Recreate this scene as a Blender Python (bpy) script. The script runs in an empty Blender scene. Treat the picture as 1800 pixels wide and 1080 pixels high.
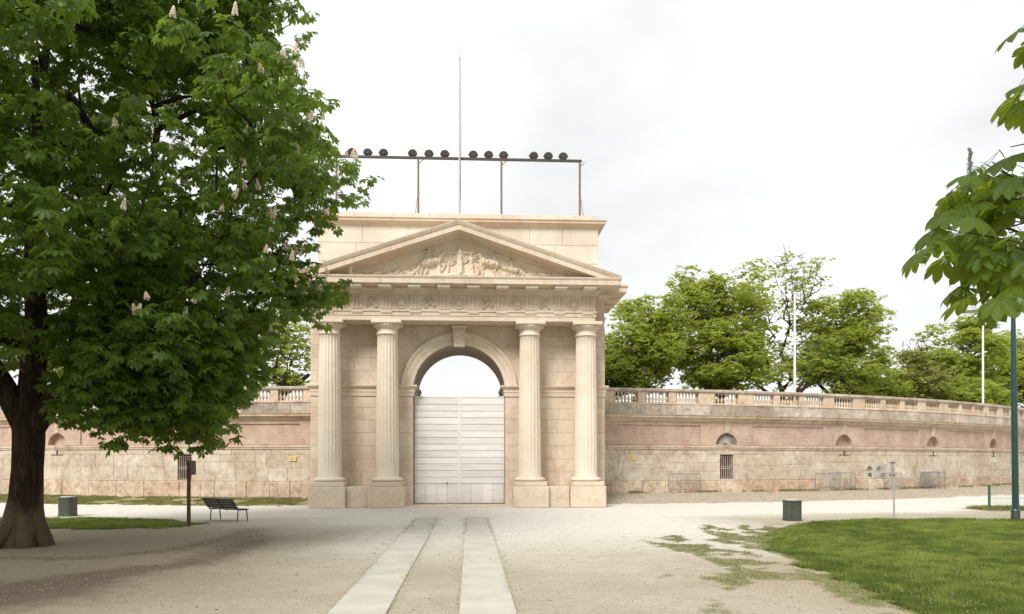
import bpy, math, random
import numpy as np
from mathutils import Vector, Matrix, Euler

R = math.radians
PI = math.pi
rnd = random.Random(7)
nrg = np.random.default_rng(11)
S = bpy.context.scene
COL = S.collection

# ------------------------------------------------------------------ camera
cam_d = bpy.data.cameras.new("camera")
cam = bpy.data.objects.new("camera", cam_d)
COL.objects.link(cam)
cam.location = (0, 0, 2.2)
cam.rotation_euler = (R(90), 0, -math.atan(74 / 1400))
cam_d.sensor_width = 36
cam_d.lens = 28
cam_d.shift_y = 0.15
cam_d.clip_start = 0.1
cam_d.clip_end = 3000
S.camera = cam

# ------------------------------------------------------------------ world, sun, exposure
SUN_EL, SUN_AZ = 42, -150          # azimuth clockwise from +Y, direction the light comes from
w = bpy.data.worlds.new("World")
S.world = w
w.use_nodes = True
nt = w.node_tree
nt.nodes.clear()
out = nt.nodes.new("ShaderNodeOutputWorld")
sky = nt.nodes.new("ShaderNodeTexSky")
sky.sky_type = 'NISHITA'
sky.sun_disc = False
sky.sun_elevation = R(SUN_EL)
sky.sun_rotation = R(SUN_AZ)
bgs = nt.nodes.new("ShaderNodeBackground")
bgs.inputs[1].default_value = 0.10
nt.links.new(sky.outputs[0], bgs.inputs[0])
tc = nt.nodes.new("ShaderNodeTexCoord")
mp = nt.nodes.new("ShaderNodeMapping")
mp.inputs['Scale'].default_value = (1.0, 1.0, 2.0)
mp.inputs['Location'].default_value = (0.15, 1.7, 0.35)
nt.links.new(tc.outputs['Generated'], mp.inputs[0])
nz = nt.nodes.new("ShaderNodeTexNoise")
nz.inputs['Scale'].default_value = 2.6
nz.inputs['Detail'].default_value = 4
nz.inputs['Roughness'].default_value = 0.5
nz.inputs['Distortion'].default_value = 0.3
nt.links.new(mp.outputs[0], nz.inputs['Vector'])
rp = nt.nodes.new("ShaderNodeValToRGB")
re_ = rp.color_ramp.elements
for _ in range(2):
    re_.new(0.5)
for e_, (p_, v_) in zip(re_, ((.33, .455), (.46, .515), (.58, .57), (.74, .70))):
    e_.position = p_
    e_.color = (v_, v_ * .998, v_ * .98, 1)
nt.links.new(nz.outputs[0], rp.inputs[0])
bgc = nt.nodes.new("ShaderNodeBackground")
bgc.inputs[1].default_value = 1.0
nt.links.new(rp.outputs[0], bgc.inputs[0])
mx = nt.nodes.new("ShaderNodeMixShader")
mx.inputs[0].default_value = 0.93
nt.links.new(bgs.outputs[0], mx.inputs[1])
nt.links.new(bgc.outputs[0], mx.inputs[2])
nt.links.new(mx.outputs[0], out.inputs[0])

sun_d = bpy.data.lights.new("sun", 'SUN')
sun_d.energy = 2.1
sun_d.angle = R(22)
sun_d.color = (1.0, 0.95, 0.89)
sun = bpy.data.objects.new("sun", sun_d)
COL.objects.link(sun)
sd = Vector((math.sin(R(SUN_AZ)) * math.cos(R(SUN_EL)), math.cos(R(SUN_AZ)) * math.cos(R(SUN_EL)), math.sin(R(SUN_EL))))
sun.rotation_euler = sd.to_track_quat('Z', 'Y').to_euler()
sun.location = (0, -20, 40)

S.render.engine = 'CYCLES'
S.view_settings.view_transform = 'Standard'
S.view_settings.look = 'None'
S.view_settings.gamma = 1
S.view_settings.exposure = 0.98
S.view_settings.use_curve_mapping = False
S.cycles.use_denoising = True
S.cycles.max_bounces = 7
S.cycles.diffuse_bounces = 4
S.cycles.transmission_bounces = 4
S.cycles.transparent_max_bounces = 4

# ------------------------------------------------------------------ materials
MATS = {}


class NT:
    def __init__(s, name):
        m = bpy.data.materials.new(name)
        m.use_nodes = True
        s.m = m
        s.t = m.node_tree
        s.b = s.t.nodes['Principled BSDF']
        MATS[name] = m

    def n(s, typ, **kw):
        nd = s.t.nodes.new(typ)
        for k, v in kw.items():
            setattr(nd, k, v)
        return nd

    def l(s, a, b):
        s.t.links.new(a, b)

    def pos(s):
        return s.n("ShaderNodeNewGeometry").outputs['Position']

    def noise(s, vec, scale, detail=4, rough=0.55, dist=0.0):
        q = s.n("ShaderNodeTexNoise")
        q.inputs['Scale'].default_value = scale
        q.inputs['Detail'].default_value = detail
        q.inputs['Roughness'].default_value = rough
        q.inputs['Distortion'].default_value = dist
        s.l(vec, q.inputs['Vector'])
        return q.outputs[0]

    def ramp(s, f, stops):
        q = s.n("ShaderNodeValToRGB")
        e = q.color_ramp.elements
        while len(e) < len(stops):
            e.new(0.5)
        for i, (p, c) in enumerate(stops):
            e[i].position = p
            e[i].color = (c[0], c[1], c[2], 1) if not isinstance(c, (int, float)) else (c, c, c, 1)
        s.l(f, q.inputs[0])
        return q.outputs[0]

    def mix(s, f, a, b, mode='MIX'):
        q = s.n("ShaderNodeMix", data_type='RGBA', blend_type=mode)
        for sock, v in ((q.inputs[0], f), (q.inputs[6], a), (q.inputs[7], b)):
            if isinstance(v, (int, float)):
                sock.default_value = v
            elif isinstance(v, tuple):
                sock.default_value = (v[0], v[1], v[2], 1)
            else:
                s.l(v, sock)
        return q.outputs[2]

    def math(s, op, a, b=0.0, c=0.0):
        q = s.n("ShaderNodeMath", operation=op)
        for i, v in enumerate((a, b, c)):
            if isinstance(v, (int, float)):
                q.inputs[i].default_value = v
            else:
                s.l(v, q.inputs[i])
        return q.outputs[0]

    def mapping(s, vec, scale):
        q = s.n("ShaderNodeMapping")
        q.inputs['Scale'].default_value = scale
        s.l(vec, q.inputs[0])
        return q.outputs[0]

    def color(s, c):
        if isinstance(c, tuple):
            s.b.inputs['Base Color'].default_value = (c[0], c[1], c[2], 1)
        else:
            s.l(c, s.b.inputs['Base Color'])

    def bump(s, h, strength=0.3, dist=0.02):
        q = s.n("ShaderNodeBump")
        q.inputs['Strength'].default_value = strength
        q.inputs['Distance'].default_value = dist
        s.l(h, q.inputs['Height'])
        s.l(q.outputs[0], s.b.inputs['Normal'])

    def rough(s, r, spec=0.3):
        s.b.inputs['Roughness'].default_value = r
        s.b.inputs['Specular IOR Level'].default_value = spec


def sc(c, k):
    return (c[0] * k, c[1] * k, c[2] * k)


def stone(name, base, alt, dark, stain=0.5, per_obj=0.16, bscale=9.0, bstr=0.35, pits=0.0, streak=0.4, mott=0.0):
    m = NT(name)
    p = m.pos()
    inf = m.n("ShaderNodeObjectInfo").outputs['Random']
    c = m.mix(m.ramp(m.noise(p, 0.55, 5, 0.6), [(0.38, 0), (0.62, 1)]), base, alt)
    # every block has its own tone
    tone = m.ramp(inf, [(0.0, (1 - per_obj, 1 - per_obj * 1.15, 1 - per_obj * 1.3)), (0.35, (1.0, 0.97, 0.95)),
                        (0.7, (1.0, 1.0, 1.0)), (1.0, (1 + per_obj * .35, 1 + per_obj * .4, 1 + per_obj * .4))])
    c = m.mix(1.0, c, tone, 'MULTIPLY')
    # weathering: blotches and vertical streaks
    bl = m.ramp(m.noise(p, 1.7, 7, 0.68, 0.4), [(0.50, 0), (0.75, 1)])
    c = m.mix(m.math('MULTIPLY', bl, stain), c, dark)
    st = m.ramp(m.noise(m.mapping(p, (3.5, 3.5, 0.35)), 1.0, 5, 0.6), [(0.54, 0), (0.80, 1)])
    c = m.mix(m.math('MULTIPLY', st, streak), c, dark)
    fine = m.noise(p, 26, 4, 0.65)
    c = m.mix(0.5, c, m.ramp(fine, [(0.25, 0.72), (0.75, 1.25)]), 'MULTIPLY')
    if pits:
        vo = m.n("ShaderNodeTexVoronoi")
        vo.inputs['Scale'].default_value = 5.5
        m.l(p, vo.inputs['Vector'])
        pt = m.ramp(m.noise(p, 13, 6, 0.75), [(0.58, 0), (0.66, 1)])
        c = m.mix(m.math('MULTIPLY', pt, pits), c, sc(dark, 0.75))
    if mott:
        c = m.mix(1.0, c, m.ramp(m.noise(p, 3.6, 6, .75, .5), [(.30, 1 - mott), (.48, 1.0), (.68, 1 + mott * .75)]), 'MULTIPLY')
    m.color(c)
    m.rough(0.88, 0.25)
    m.bump(m.noise(p, bscale, 6, 0.65), bstr, 0.02)
    return m.m


LIME = stone('gate_limestone', (.575, .475, .365), (.64, .55, .44), (.41, .30, .21), .55, .08, streak=.4, mott=.10)
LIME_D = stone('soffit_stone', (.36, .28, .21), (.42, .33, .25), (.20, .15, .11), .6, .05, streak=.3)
LIME_P = stone('pale_column_stone', (.63, .545, .435), (.67, .60, .50), (.45, .34, .23), .30, .05, streak=.35)
LIME_E = stone('entablature_stone', (.58, .475, .365), (.63, .55, .44), (.36, .26, .18), .50, .06, streak=.5)
LIME_A = stone('attic_stone', (.58, .51, .42), (.65, .60, .51), (.42, .34, .26), .35, .07, streak=.3)
RELIEF = stone('relief_marble', (.64, .55, .43), (.68, .60, .49), (.40, .30, .20), .35, .04, streak=.15)
ASHLAR = stone('ashlar_stone', (.44, .37, .28), (.54, .49, .40), (.33, .235, .17), .8, .13, pits=.6, bstr=.7, streak=.45, mott=.32)
ROUGH = stone('rough_plinth_stone', (.44, .32, .23), (.54, .45, .34), (.26, .16, .11), .60, .18, pits=.9, bscale=6, bstr=1.0, streak=.2, mott=.5)
GREYST = stone('stained_parapet_stone', (.38, .33, .27), (.53, .47, .40), (.13, .12, .105), .85, .22, pits=.4, streak=.75, mott=.3)
BALST = stone('balustrade_stone', (.55, .43, .315), (.60, .51, .40), (.22, .17, .13), .7, .14, streak=.3)
CORN = stone('cornice_stone', (.49, .38, .28), (.56, .47, .36), (.20, .145, .11), .7, .05, streak=.8)

m = NT('pink_brick')
uv = m.n("ShaderNodeUVMap").outputs[0]
bk = m.n("ShaderNodeTexBrick")
m.l(uv, bk.inputs['Vector'])
bk.inputs['Color1'].default_value = (.31, .185, .145, 1)
bk.inputs['Color2'].default_value = (.395, .26, .205, 1)
bk.inputs['Mortar'].default_value = (.47, .385, .31, 1)
bk.inputs['Scale'].default_value = 1.0
bk.inputs['Brick Width'].default_value = .27
bk.inputs['Row Height'].default_value = .078
bk.inputs['Mortar Size'].default_value = .011
bk.inputs['Mortar Smooth'].default_value = .2
p = m.pos()
c = m.mix(m.ramp(m.noise(p, 1.1, 6, .65), [(.40, .05), (.68, .75)]), bk.outputs[0], (.52, .42, .335))
c = m.mix(m.ramp(m.noise(p, 11, 4, .8), [(.54, 0), (.66, .55)]), c, (.29, .15, .11))
c = m.mix(m.ramp(m.noise(m.mapping(p, (2.5, 2.5, .3)), 1, 4), [(.58, 0), (.8, .35)]), c, (.33, .20, .15))
m.color(c)
m.rough(.92, .2)
m.bump(m.math('ADD', bk.outputs[1], m.math('MULTIPLY', m.noise(p, 18, 4), -1.2)), -.5, .012)
BRICK = m.m


def plain(name, col, rough=.6, spec=.3, metal=0.0, vary=.25, scale=6.0, bump=.1):
    m = NT(name)
    p = m.pos()
    f = m.noise(p, scale, 5, .6)
    c = m.mix(1.0, col, m.ramp(f, [(.3, 1 - vary), (.7, 1 + vary * .6)]), 'MULTIPLY')
    m.color(c)
    m.rough(rough, spec)
    m.b.inputs['Metallic'].default_value = metal
    if bump:
        m.bump(m.noise(p, scale * 5, 3), bump, .01)
    return m.m


m = NT('white_painted_board')
p = m.pos()
inf = m.n("ShaderNodeObjectInfo").outputs['Random']
c = m.mix(m.ramp(m.noise(m.mapping(p, (.6, 1, 6)), 1.2, 5), [(.35, 0), (.65, 1)]), (.66, .64, .61), (.74, .72, .69))
c = m.mix(1.0, c, m.ramp(inf, [(0, .87), (1, 1.03)]), 'MULTIPLY')
c = m.mix(m.ramp(m.noise(m.mapping(p, (5, 5, .5)), 1.0, 5, .7), [(.60, 0), (.85, .28)]), c, (.45, .42, .38))
zs_ = m.n("ShaderNodeSeparateXYZ")
m.l(p, zs_.inputs[0])
dirt = m.math('ADD', m.math('MULTIPLY', zs_.outputs[2], -.9), m.math('MULTIPLY', m.noise(p, 3.5, 6, .7), 1.2))
c = m.mix(m.ramp(dirt, [(.05, 0), (.75, .45)]), c, (.36, .32, .26))
m.color(c)
m.rough(.55, .35)
WHITE = m.m
GAPM = plain('grey_door_backing', (.38, .37, .355), .8)
DARK_IRON = plain('dark_iron', (.055, .048, .042), .6, .4)
RUSTY = plain('rusty_iron', (.22, .15, .11), .8, .3, vary=.5, scale=14)
GRILLE = plain('grey_iron_grille', (.42, .37, .33), .7, .3, vary=.3)
BSTEEL = plain('dull_barrier_steel', (.20, .20, .195), .6, .4, .2, vary=.3)
GALV = plain('galvanised_steel', (.42, .42, .41), .5, .5, .3, vary=.2)
LAMPBODY = plain('grey_lamp_housing', (.10, .105, .09), .5, .5, vary=.3)
LAMPLENS = plain('lamp_lens', (.32, .33, .33), .2, .6, vary=.1)
WHITEMETAL = plain('white_metal', (.70, .70, .69), .5, .4, vary=.06)
GREENM = plain('dark_green_paint', (.008, .052, .044), .38, .5, vary=.2)
GREENF = plain('green_fence_paint', (.02, .12, .06), .5, .4, vary=.2)
BINM = plain('grey_green_bin_paint', (.060, .070, .052), .5, .4, vary=.3)
BINRIM = plain('bin_rim_metal', (.42, .45, .40), .5, .4, vary=.2)
BENCHM = plain('dark_bench_wood', (.060, .058, .045), .55, .35, vary=.4, scale=12)
POSTW = plain('brown_post_wood', (.13, .078, .040), .75, .2, vary=.4, scale=14)
PLAQ = plain('yellow_plaque', (.62, .48, .20), .6, .3, vary=.15)
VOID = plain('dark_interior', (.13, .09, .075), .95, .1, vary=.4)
CONC = plain('concrete_slab', (.49, .47, .41), .8, .2, vary=.14, scale=1.3, bump=.2)
SILL = plain('worn_threshold', (.60, .52, .42), .8, .2, vary=.15, scale=2)
EARTH = plain('bank_earth', (.16, .15, .07), .95, .1, vary=.4, scale=1.0)
PEB = NT('pebble_stone')
at_ = PEB.n("ShaderNodeAttribute", attribute_name='tint').outputs[0]
PEB.color(PEB.mix(1.0, (.50, .44, .36), at_, 'MULTIPLY'))
PEB.rough(.9, .2)
PEB = PEB.m

m = NT('bark')
p = m.pos()
f = m.noise(m.mapping(p, (6, 6, 1.3)), 1.6, 7, .7, .6)
c = m.ramp(f, [(.30, (.010, .007, .005)), (.5, (.035, .025, .016)), (.72, (.095, .070, .045))])
# pale scarred foot of the trunk
z = m.n("ShaderNodeSeparateXYZ")
m.l(p, z.inputs[0])
zz = m.math('ADD', z.outputs[2], m.math('MULTIPLY', m.noise(p, 2.0, 4), -1.6))
c = m.mix(m.ramp(zz, [(-.3, .5), (.5, 0)]), c, (.20, .145, .09))
m.color(c)
m.rough(.92, .15)
m.bump(f, .9, .06)
BARK = m.m
m = NT('twig_bark')
p = m.pos()
m.color(m.ramp(m.noise(p, 5, 4), [(.3, (.035, .026, .018)), (.7, (.095, .07, .048))]))
m.rough(.9, .15)
TWIG = m.m


def leafmat(name, c_low, c_hi, trans, tw=.35, rough=.42, spec=.35, veins=False):
    m = NT(name)
    a = m.n("ShaderNodeAttribute", attribute_name='tint')
    sep = m.n("ShaderNodeSeparateColor")
    m.l(a.outputs[0], sep.inputs[0])
    c = m.mix(sep.outputs[0], c_low, c_hi)
    t = m.mix(sep.outputs[0], sc(trans, .6), trans)
    if veins:
        uvn = m.n("ShaderNodeUVMap").outputs[0]
        sx = m.n("ShaderNodeSeparateXYZ")
        m.l(uvn, sx.inputs[0])
        au = m.math('ABSOLUTE', sx.outputs[0])
        w1 = m.math('SUBTRACT', m.math('MULTIPLY', sx.outputs[1], 17.0), m.math('MULTIPLY', au, 6.0))
        fr = m.math('ABSOLUTE', m.math('SUBTRACT', m.math('FRACT', w1), .5))
        v = m.math('MAXIMUM', m.math('LESS_THAN', fr, .07), m.math('LESS_THAN', au, .05))
        c = m.mix(m.math('MULTIPLY', v, .4), c, sc(c_hi, 1.9))
        t = m.mix(m.math('MULTIPLY', v, .45), t, sc(trans, .45))
        m.bump(fr, .35, .004)
    m.color(c)
    m.rough(rough, spec)
    tr = m.n("ShaderNodeBsdfTranslucent")
    m.l(t, tr.inputs[0])
    ms = m.n("ShaderNodeMixShader")
    ms.inputs[0].default_value = tw
    m.l(m.b.outputs[0], ms.inputs[1])
    m.l(tr.outputs[0], ms.inputs[2])
    m.l(ms.outputs[0], m.t.nodes['Material Output'].inputs[0])
    return m.m


LEAF_T = leafmat('chestnut_leaf', (.028, .058, .009), (.098, .165, .024), (.31, .46, .045), .43)
LEAF_F = leafmat('near_chestnut_leaf', (.034, .065, .009), (.075, .125, .018), (.38, .50, .035), .55, veins=True)
LEAF_B = leafmat('spring_leaf', (.175, .225, .035), (.34, .39, .08), (.66, .76, .14), .56, .55, .25)
LEAF_O = leafmat('olive_leaf', (.19, .21, .05), (.31, .31, .10), (.55, .60, .15), .40, .6, .2)
GRASSM = leafmat('grass_blade', (.080, .125, .020), (.27, .305, .070), (.36, .46, .09), .40, .55, .25)
SCRUFF = leafmat('scruffy_blade', (.07, .09, .015), (.16, .15, .045), (.24, .27, .05), .35, .6, .2)
DRYG = leafmat('dry_grass_blade', (.15, .16, .045), (.30, .28, .12), (.35, .36, .12), .30, .7, .2)
BLOS = NT('blossom')
at_ = BLOS.n("ShaderNodeNewGeometry").outputs['Position']
BLOS.color(BLOS.ramp(BLOS.noise(at_, 28, 2), [(.35, (.62, .45, .34)), (.6, (.80, .74, .60))]))
BLOS.rough(.8, .1)
BLOS = BLOS.m

# ground material with painted-in colour masks (attribute: R pale, G dark soil, B reddish soil)
m = NT('gravel_ground')
p = m.pos()
at_ = m.n("ShaderNodeAttribute", attribute_name='mask')
sp = m.n("ShaderNodeSeparateColor")
m.l(at_.outputs[0], sp.inputs[0])
c = m.mix(m.ramp(m.noise(p, .35, 6, .6), [(.35, 0), (.65, 1)]), (.355, .315, .24), (.435, .395, .315))
c = m.mix(m.math('MULTIPLY', sp.outputs[2], .85), c, (.325, .265, .185))
wob = m.noise(p, 2.2, 6, .7)
gm = m.ramp(m.math('ADD', sp.outputs[1], m.math('MULTIPLY', wob, .9)), [(.62, 0), (1.15, .8)])
c = m.mix(gm, c, (.150, .112, .085))
pm = m.ramp(m.math('ADD', sp.outputs[0], m.math('MULTIPLY', m.math('SUBTRACT', wob, .5), .5)), [(.15, 0), (.75, 1)])
c = m.mix(pm, c, (.62, .597, .535))
tf = m.ramp(m.math('ADD', at_.outputs['Alpha'], m.math('MULTIPLY', m.math('SUBTRACT', m.noise(p, 5.5, 6, .75), .5), 1.6)), [(.22, 0), (.75, .9)])
turfc = m.ramp(m.noise(p, 4.5, 6, .75), [(.32, (.10, .125, .03)), (.5, (.17, .18, .06)), (.66, (.27, .235, .14))])
c = m.mix(tf, c, turfc)
# blotches, grains
c = m.mix(m.ramp(m.noise(m.mapping(p, (1, 2.2, 1)), 3.0, 7, .72), [(.48, 0), (.74, .5)]), c, (.25, .205, .155))
gr = m.noise(p, 60, 3, .8)
grf = m.math('SUBTRACT', 1.0, m.math('MULTIPLY', pm, .75))
c = m.mix(m.math('MULTIPLY', grf, .8), c, m.ramp(gr, [(.34, .42), (.5, 1.0), (.66, 1.5)]), 'MULTIPLY')
m.color(c)
m.rough(.95, .15)
m.bump(m.math('ADD', m.math('MULTIPLY', m.noise(p, 45, 4, .75), .5), m.noise(p, 5, 5, .6)), .55, .03)
GROUND = m.m
m = NT('gravel_verge_soil')
p = m.pos()
c = m.ramp(m.noise(p, 1.2, 7, .7), [(.3, (.34, .285, .22)), (.55, (.43, .375, .30)), (.75, (.31, .23, .17))])
c = m.mix(.8, c, m.ramp(m.noise(p, 24, 4, .8), [(.32, .5), (.5, 1.0), (.68, 1.45)]), 'MULTIPLY')
m.color(c)
m.rough(.95, .1)
m.bump(m.noise(p, 20, 5, .8), 1.0, .05)
VERGE = m.m
m = NT('lawn_soil')
p = m.pos()
c = m.ramp(m.noise(p, .7, 7, .7), [(.30, (.025, .042, .008)), (.55, (.05, .07, .016)), (.78, (.16, .14, .06))])
m.color(m.mix(.7, c, m.ramp(m.noise(p, 22, 4, .8), [(.3, .6), (.7, 1.35)]), 'MULTIPLY'))
m.rough(.95, .1)
m.bump(m.noise(p, 30, 4, .8), 1.0, .04)
LAWNS = m.m
m = NT('dry_grass_soil')
p = m.pos()
c = m.ramp(m.noise(m.mapping(p, (1, 1, 1)), 1.0, 7, .7), [(.30, (.21, .20, .07)), (.5, (.36, .31, .17)), (.7, (.44, .35, .24))])
m.color(m.mix(.7, c, m.ramp(m.noise(p, 16, 4, .8), [(.3, .6), (.7, 1.35)]), 'MULTIPLY'))
m.rough(.95, .1)
m.bump(m.noise(p, 20, 4, .8), 1.0, .05)
DRYS = m.m


m = NT('worn_turf_soil')
p = m.pos()
c = m.ramp(m.noise(p, 2.5, 7, .75), [(.32, (.12, .13, .035)), (.5, (.22, .20, .085)), (.66, (.33, .28, .19))])
m.color(m.mix(.9, c, m.ramp(m.noise(p, 30, 4, .8), [(.3, .5), (.7, 1.4)]), 'MULTIPLY'))
m.rough(.95, .1)
m.bump(m.noise(p, 30, 4, .8), 1.0, .04)
WORN = m.m


# ------------------------------------------------------------------ mesh helpers
class MB:
    def __init__(s):
        s.v, s.f = [], []
        s.uv = None

    def add(s, vs, fs):
        o = len(s.v)
        s.v += [tuple(q) for q in vs]
        s.f += [tuple(i + o for i in q) for q in fs]
        return s

    def box(s, x0, x1, y0, y1, z0, z1, T=None):
        vs = [(x, y, z) for z in (z0, z1) for y in (y0, y1) for x in (x0, x1)]
        if T:
            vs = [T(*q) for q in vs]
        return s.add(vs, [(0, 2, 3, 1), (4, 5, 7, 6), (0, 1, 5, 4), (2, 6, 7, 3), (0, 4, 6, 2), (1, 3, 7, 5)])

    def prism_y(s, pts, y0, y1):
        """polygon in x,z (counter-clockwise seen from -y) extruded from y0 (front) to y1"""
        n = len(pts)
        vs = [(x, y0, z) for x, z in pts] + [(x, y1, z) for x, z in pts]
        fs = [tuple(range(n)), tuple(range(2 * n - 1, n - 1, -1))]
        fs += [(i, i + n, (i + 1) % n + n, (i + 1) % n) for i in range(n)]
        return s.add(vs, fs)

    def cham_y(s, pts, yf, yb, c=.02):
        """block with chamfered front edge: polygon x,z; front at yf (smaller), back at yb"""
        n = len(pts)
        cx = sum(q[0] for q in pts) / n
        cz = sum(q[1] for q in pts) / n
        hx = max(abs(q[0] - cx) for q in pts)
        hz = max(abs(q[1] - cz) for q in pts)
        fr = [(cx + (x - cx) * (1 - c / hx), yf, cz + (z - cz) * (1 - c / hz)) for x, z in pts]
        md = [(x, yf + c, z) for x, z in pts]
        bk_ = [(x, yb, z) for x, z in pts]
        fs = [tuple(range(n))]
        for a in (0, n):
            fs += [(i + a, i + n + a, (i + 1) % n + n + a, (i + 1) % n + a) for i in range(n)]
        return s.add(fr + md + bk_, fs)

    def lathe(s, prof, seg=24, c=(0, 0, 0), flute=0, fd=0.0, caps=True, half=None):
        n = len(prof)
        vs, fs = [], []
        for k in range(seg):
            a = 2 * PI * k / seg
            for (r, z, *fl) in prof:
                rr = r
                if flute and (not fl or fl[0]):
                    ph = (a * flute / (2 * PI)) % 1.0
                    rr = r - fd * math.sin(PI * ph) ** .8
                vs.append((c[0] + rr * math.cos(a), c[1] + rr * math.sin(a), c[2] + z))
        for k in range(seg):
            q = (k + 1) % seg
            for i in range(n - 1):
                fs.append((k * n + i, q * n + i, q * n + i + 1, k * n + i + 1))
        if caps:
            fs.append(tuple(k * n for k in range(seg))[::-1])
            fs.append(tuple(k * n + n - 1 for k in range(seg)))
        return s.add(vs, fs)

    def tube(s, pts, rad, seg=6, cap=True):
        pts = [Vector(q) for q in pts]
        if not hasattr(rad, '__len__'):
            rad = [rad] * len(pts)
        n = len(pts)
        vs, fs = [], []
        up = Vector((0, 0, 1))
        prev = None
        for i, q in enumerate(pts):
            d = (pts[min(i + 1, n - 1)] - pts[max(i - 1, 0)]).normalized()
            if prev is None:
                a = d.cross(up if abs(d.z) < .9 else Vector((1, 0, 0))).normalized()
            else:
                a = (prev - d * prev.dot(d)).normalized()
            prev = a
            b = d.cross(a)
            for k in range(seg):
                t = 2 * PI * k / seg
                vs.append(q + (a * math.cos(t) + b * math.sin(t)) * rad[i])
        for i in range(n - 1):
            for k in range(seg):
                j = (k + 1) % seg
                fs.append((i * seg + k, i * seg + j, (i + 1) * seg + j, (i + 1) * seg + k))
        if cap:
            fs.append(tuple(range(seg))[::-1])
            fs.append(tuple((n - 1) * seg + k for k in range(seg)))
        return s.add(vs, fs)

    def mesh(s, name, mat, smooth=False):
        me = bpy.data.meshes.new(name)
        me.from_pydata(s.v, [], s.f)
        if smooth:
            me.shade_smooth()
        if mat:
            me.materials.append(mat)
        me.update()
        return me

    def build(s, name, mat, parent=None, smooth=False, loc=(0, 0, 0), rot=(0, 0, 0)):
        return link(name, s.mesh(name, mat, smooth), parent, loc, rot)


def link(name, me, parent=None, loc=(0, 0, 0), rot=(0, 0, 0)):
    o = bpy.data.objects.new(name, me)
    COL.objects.link(o)
    o.location = loc
    o.rotation_euler = rot
    o.parent = parent
    return o


def tag(o, label=None, cat=None, group=None, kind=None):
    if label:
        o['label'] = label
    if cat:
        o['category'] = cat
    if group:
        o['group'] = group
    if kind:
        o['kind'] = kind
    return o


def thing(name, label, cat, loc=(0, 0, 0), rot=(0, 0, 0), group=None):
    return tag(link(name, None, None, loc, rot), label, cat, group)


def copy_tree(o, parent=None):
    c = o.copy()
    COL.objects.link(c)
    c.parent = parent
    for ch in list(o.children):
        copy_tree(ch, c)
    return c


def np_mesh(name, verts, faces, mat, tint=None, uv=None, smooth=False):
    """verts (N,3); faces (M,k) same k; tint per vertex (N,3)"""
    me = bpy.data.meshes.new(name)
    nv, (nf, k) = len(verts), faces.shape
    me.vertices.add(nv)
    me.vertices.foreach_set('co', np.asarray(verts, np.float32).ravel())
    me.loops.add(nf * k)
    me.loops.foreach_set('vertex_index', faces.astype(np.int32).ravel())
    me.polygons.add(nf)
    me.polygons.foreach_set('loop_start', np.arange(0, nf * k, k, dtype=np.int32))
    me.update(calc_edges=True)
    if tint is not None:
        a = me.attributes.new('tint', 'FLOAT_COLOR', 'POINT')
        cc = np.ones((nv, 4), np.float32)
        cc[:, :3] = tint
        a.data.foreach_set('color', cc.ravel())
    if uv is not None:
        u = me.uv_layers.new(name='UVMap')
        u.data.foreach_set('uv', uv[faces.ravel()].astype(np.float32).ravel())
    if smooth:
        me.shade_smooth()
    me.materials.append(mat)
    return me


# smooth value noise in numpy (2-D)
_tab = np.random.default_rng(5).random((256, 256))


def vnoise(x, y):
    xi, yi = np.floor(x).astype(int), np.floor(y).astype(int)
    fx, fy = x - xi, y - yi
    fx, fy = fx * fx * (3 - 2 * fx), fy * fy * (3 - 2 * fy)
    g = lambda a, b: _tab[a % 256, b % 256]
    return (g(xi, yi) * (1 - fx) + g(xi + 1, yi) * fx) * (1 - fy) + (g(xi, yi + 1) * (1 - fx) + g(xi + 1, yi + 1) * fx) * fy


def fbm(x, y, s=1.0, o=4):
    t, a, n = 0, 1, 0
    for k in range(o):
        t = t + vnoise(x * s + 17 * k, y * s + 31 * k) * a
        n += a
        a *= .5
        s *= 2.1
    return t / n


def smooth(a, b, x):
    t = np.clip((x - a) / (b - a), 0, 1)
    return t * t * (3 - 2 * t)


# ------------------------------------------------------------------ ground
XC, YC, RW = -.52, 106.3, 64.0       # centre and radius of the arena wall


def wall_d(x, y):
    return np.hypot(x - XC, y - YC) - RW


def zground(x, y):
    x = np.asarray(x, float)
    y = np.asarray(y, float)
    d = wall_d(x, y)
    amp = np.where(x > XC, .44, .20)
    side = smooth(6.75, 7.15, np.abs(x - XC))
    z = amp * side * (1 - smooth(.3, np.where(x > XC, 3.6, 4.6), d))
    near = smooth(0, 3, d)
    return z + near * .035 * (fbm(x, y, .35) - .5) * 1.2


def axis(lims):
    out_ = []
    for a, b, st in lims:
        out_ += list(np.arange(a, b, st))
    out_.append(lims[-1][1])
    return np.array(out_)


gx = axis([(-1200, -200, 250), (-200, -60, 20), (-60, -22, 1.5), (-22, 26, .22), (26, 64, 1.2), (64, 200, 20), (200, 1200, 250)])
gy = axis([(-600, -100, 100), (-100, -10, 10), (-10, 8, 1), (8, 46, .22), (46, 70, 1.0), (70, 200, 13), (200, 1800, 200)])
GX, GY = np.meshgrid(gx, gy)
X1, Y1 = GX.ravel(), GY.ravel()
Z1 = zground(X1, Y1)
inside = wall_d(X1, Y1) < -1
Z1[inside] = 0
nxx, nyy = len(gx), len(gy)
idx = np.arange(nxx * nyy).reshape(nyy, nxx)
F1 = np.stack([idx[:-1, :-1], idx[:-1, 1:], idx[1:, 1:], idx[1:, :-1]], -1).reshape(-1, 4)

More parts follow.
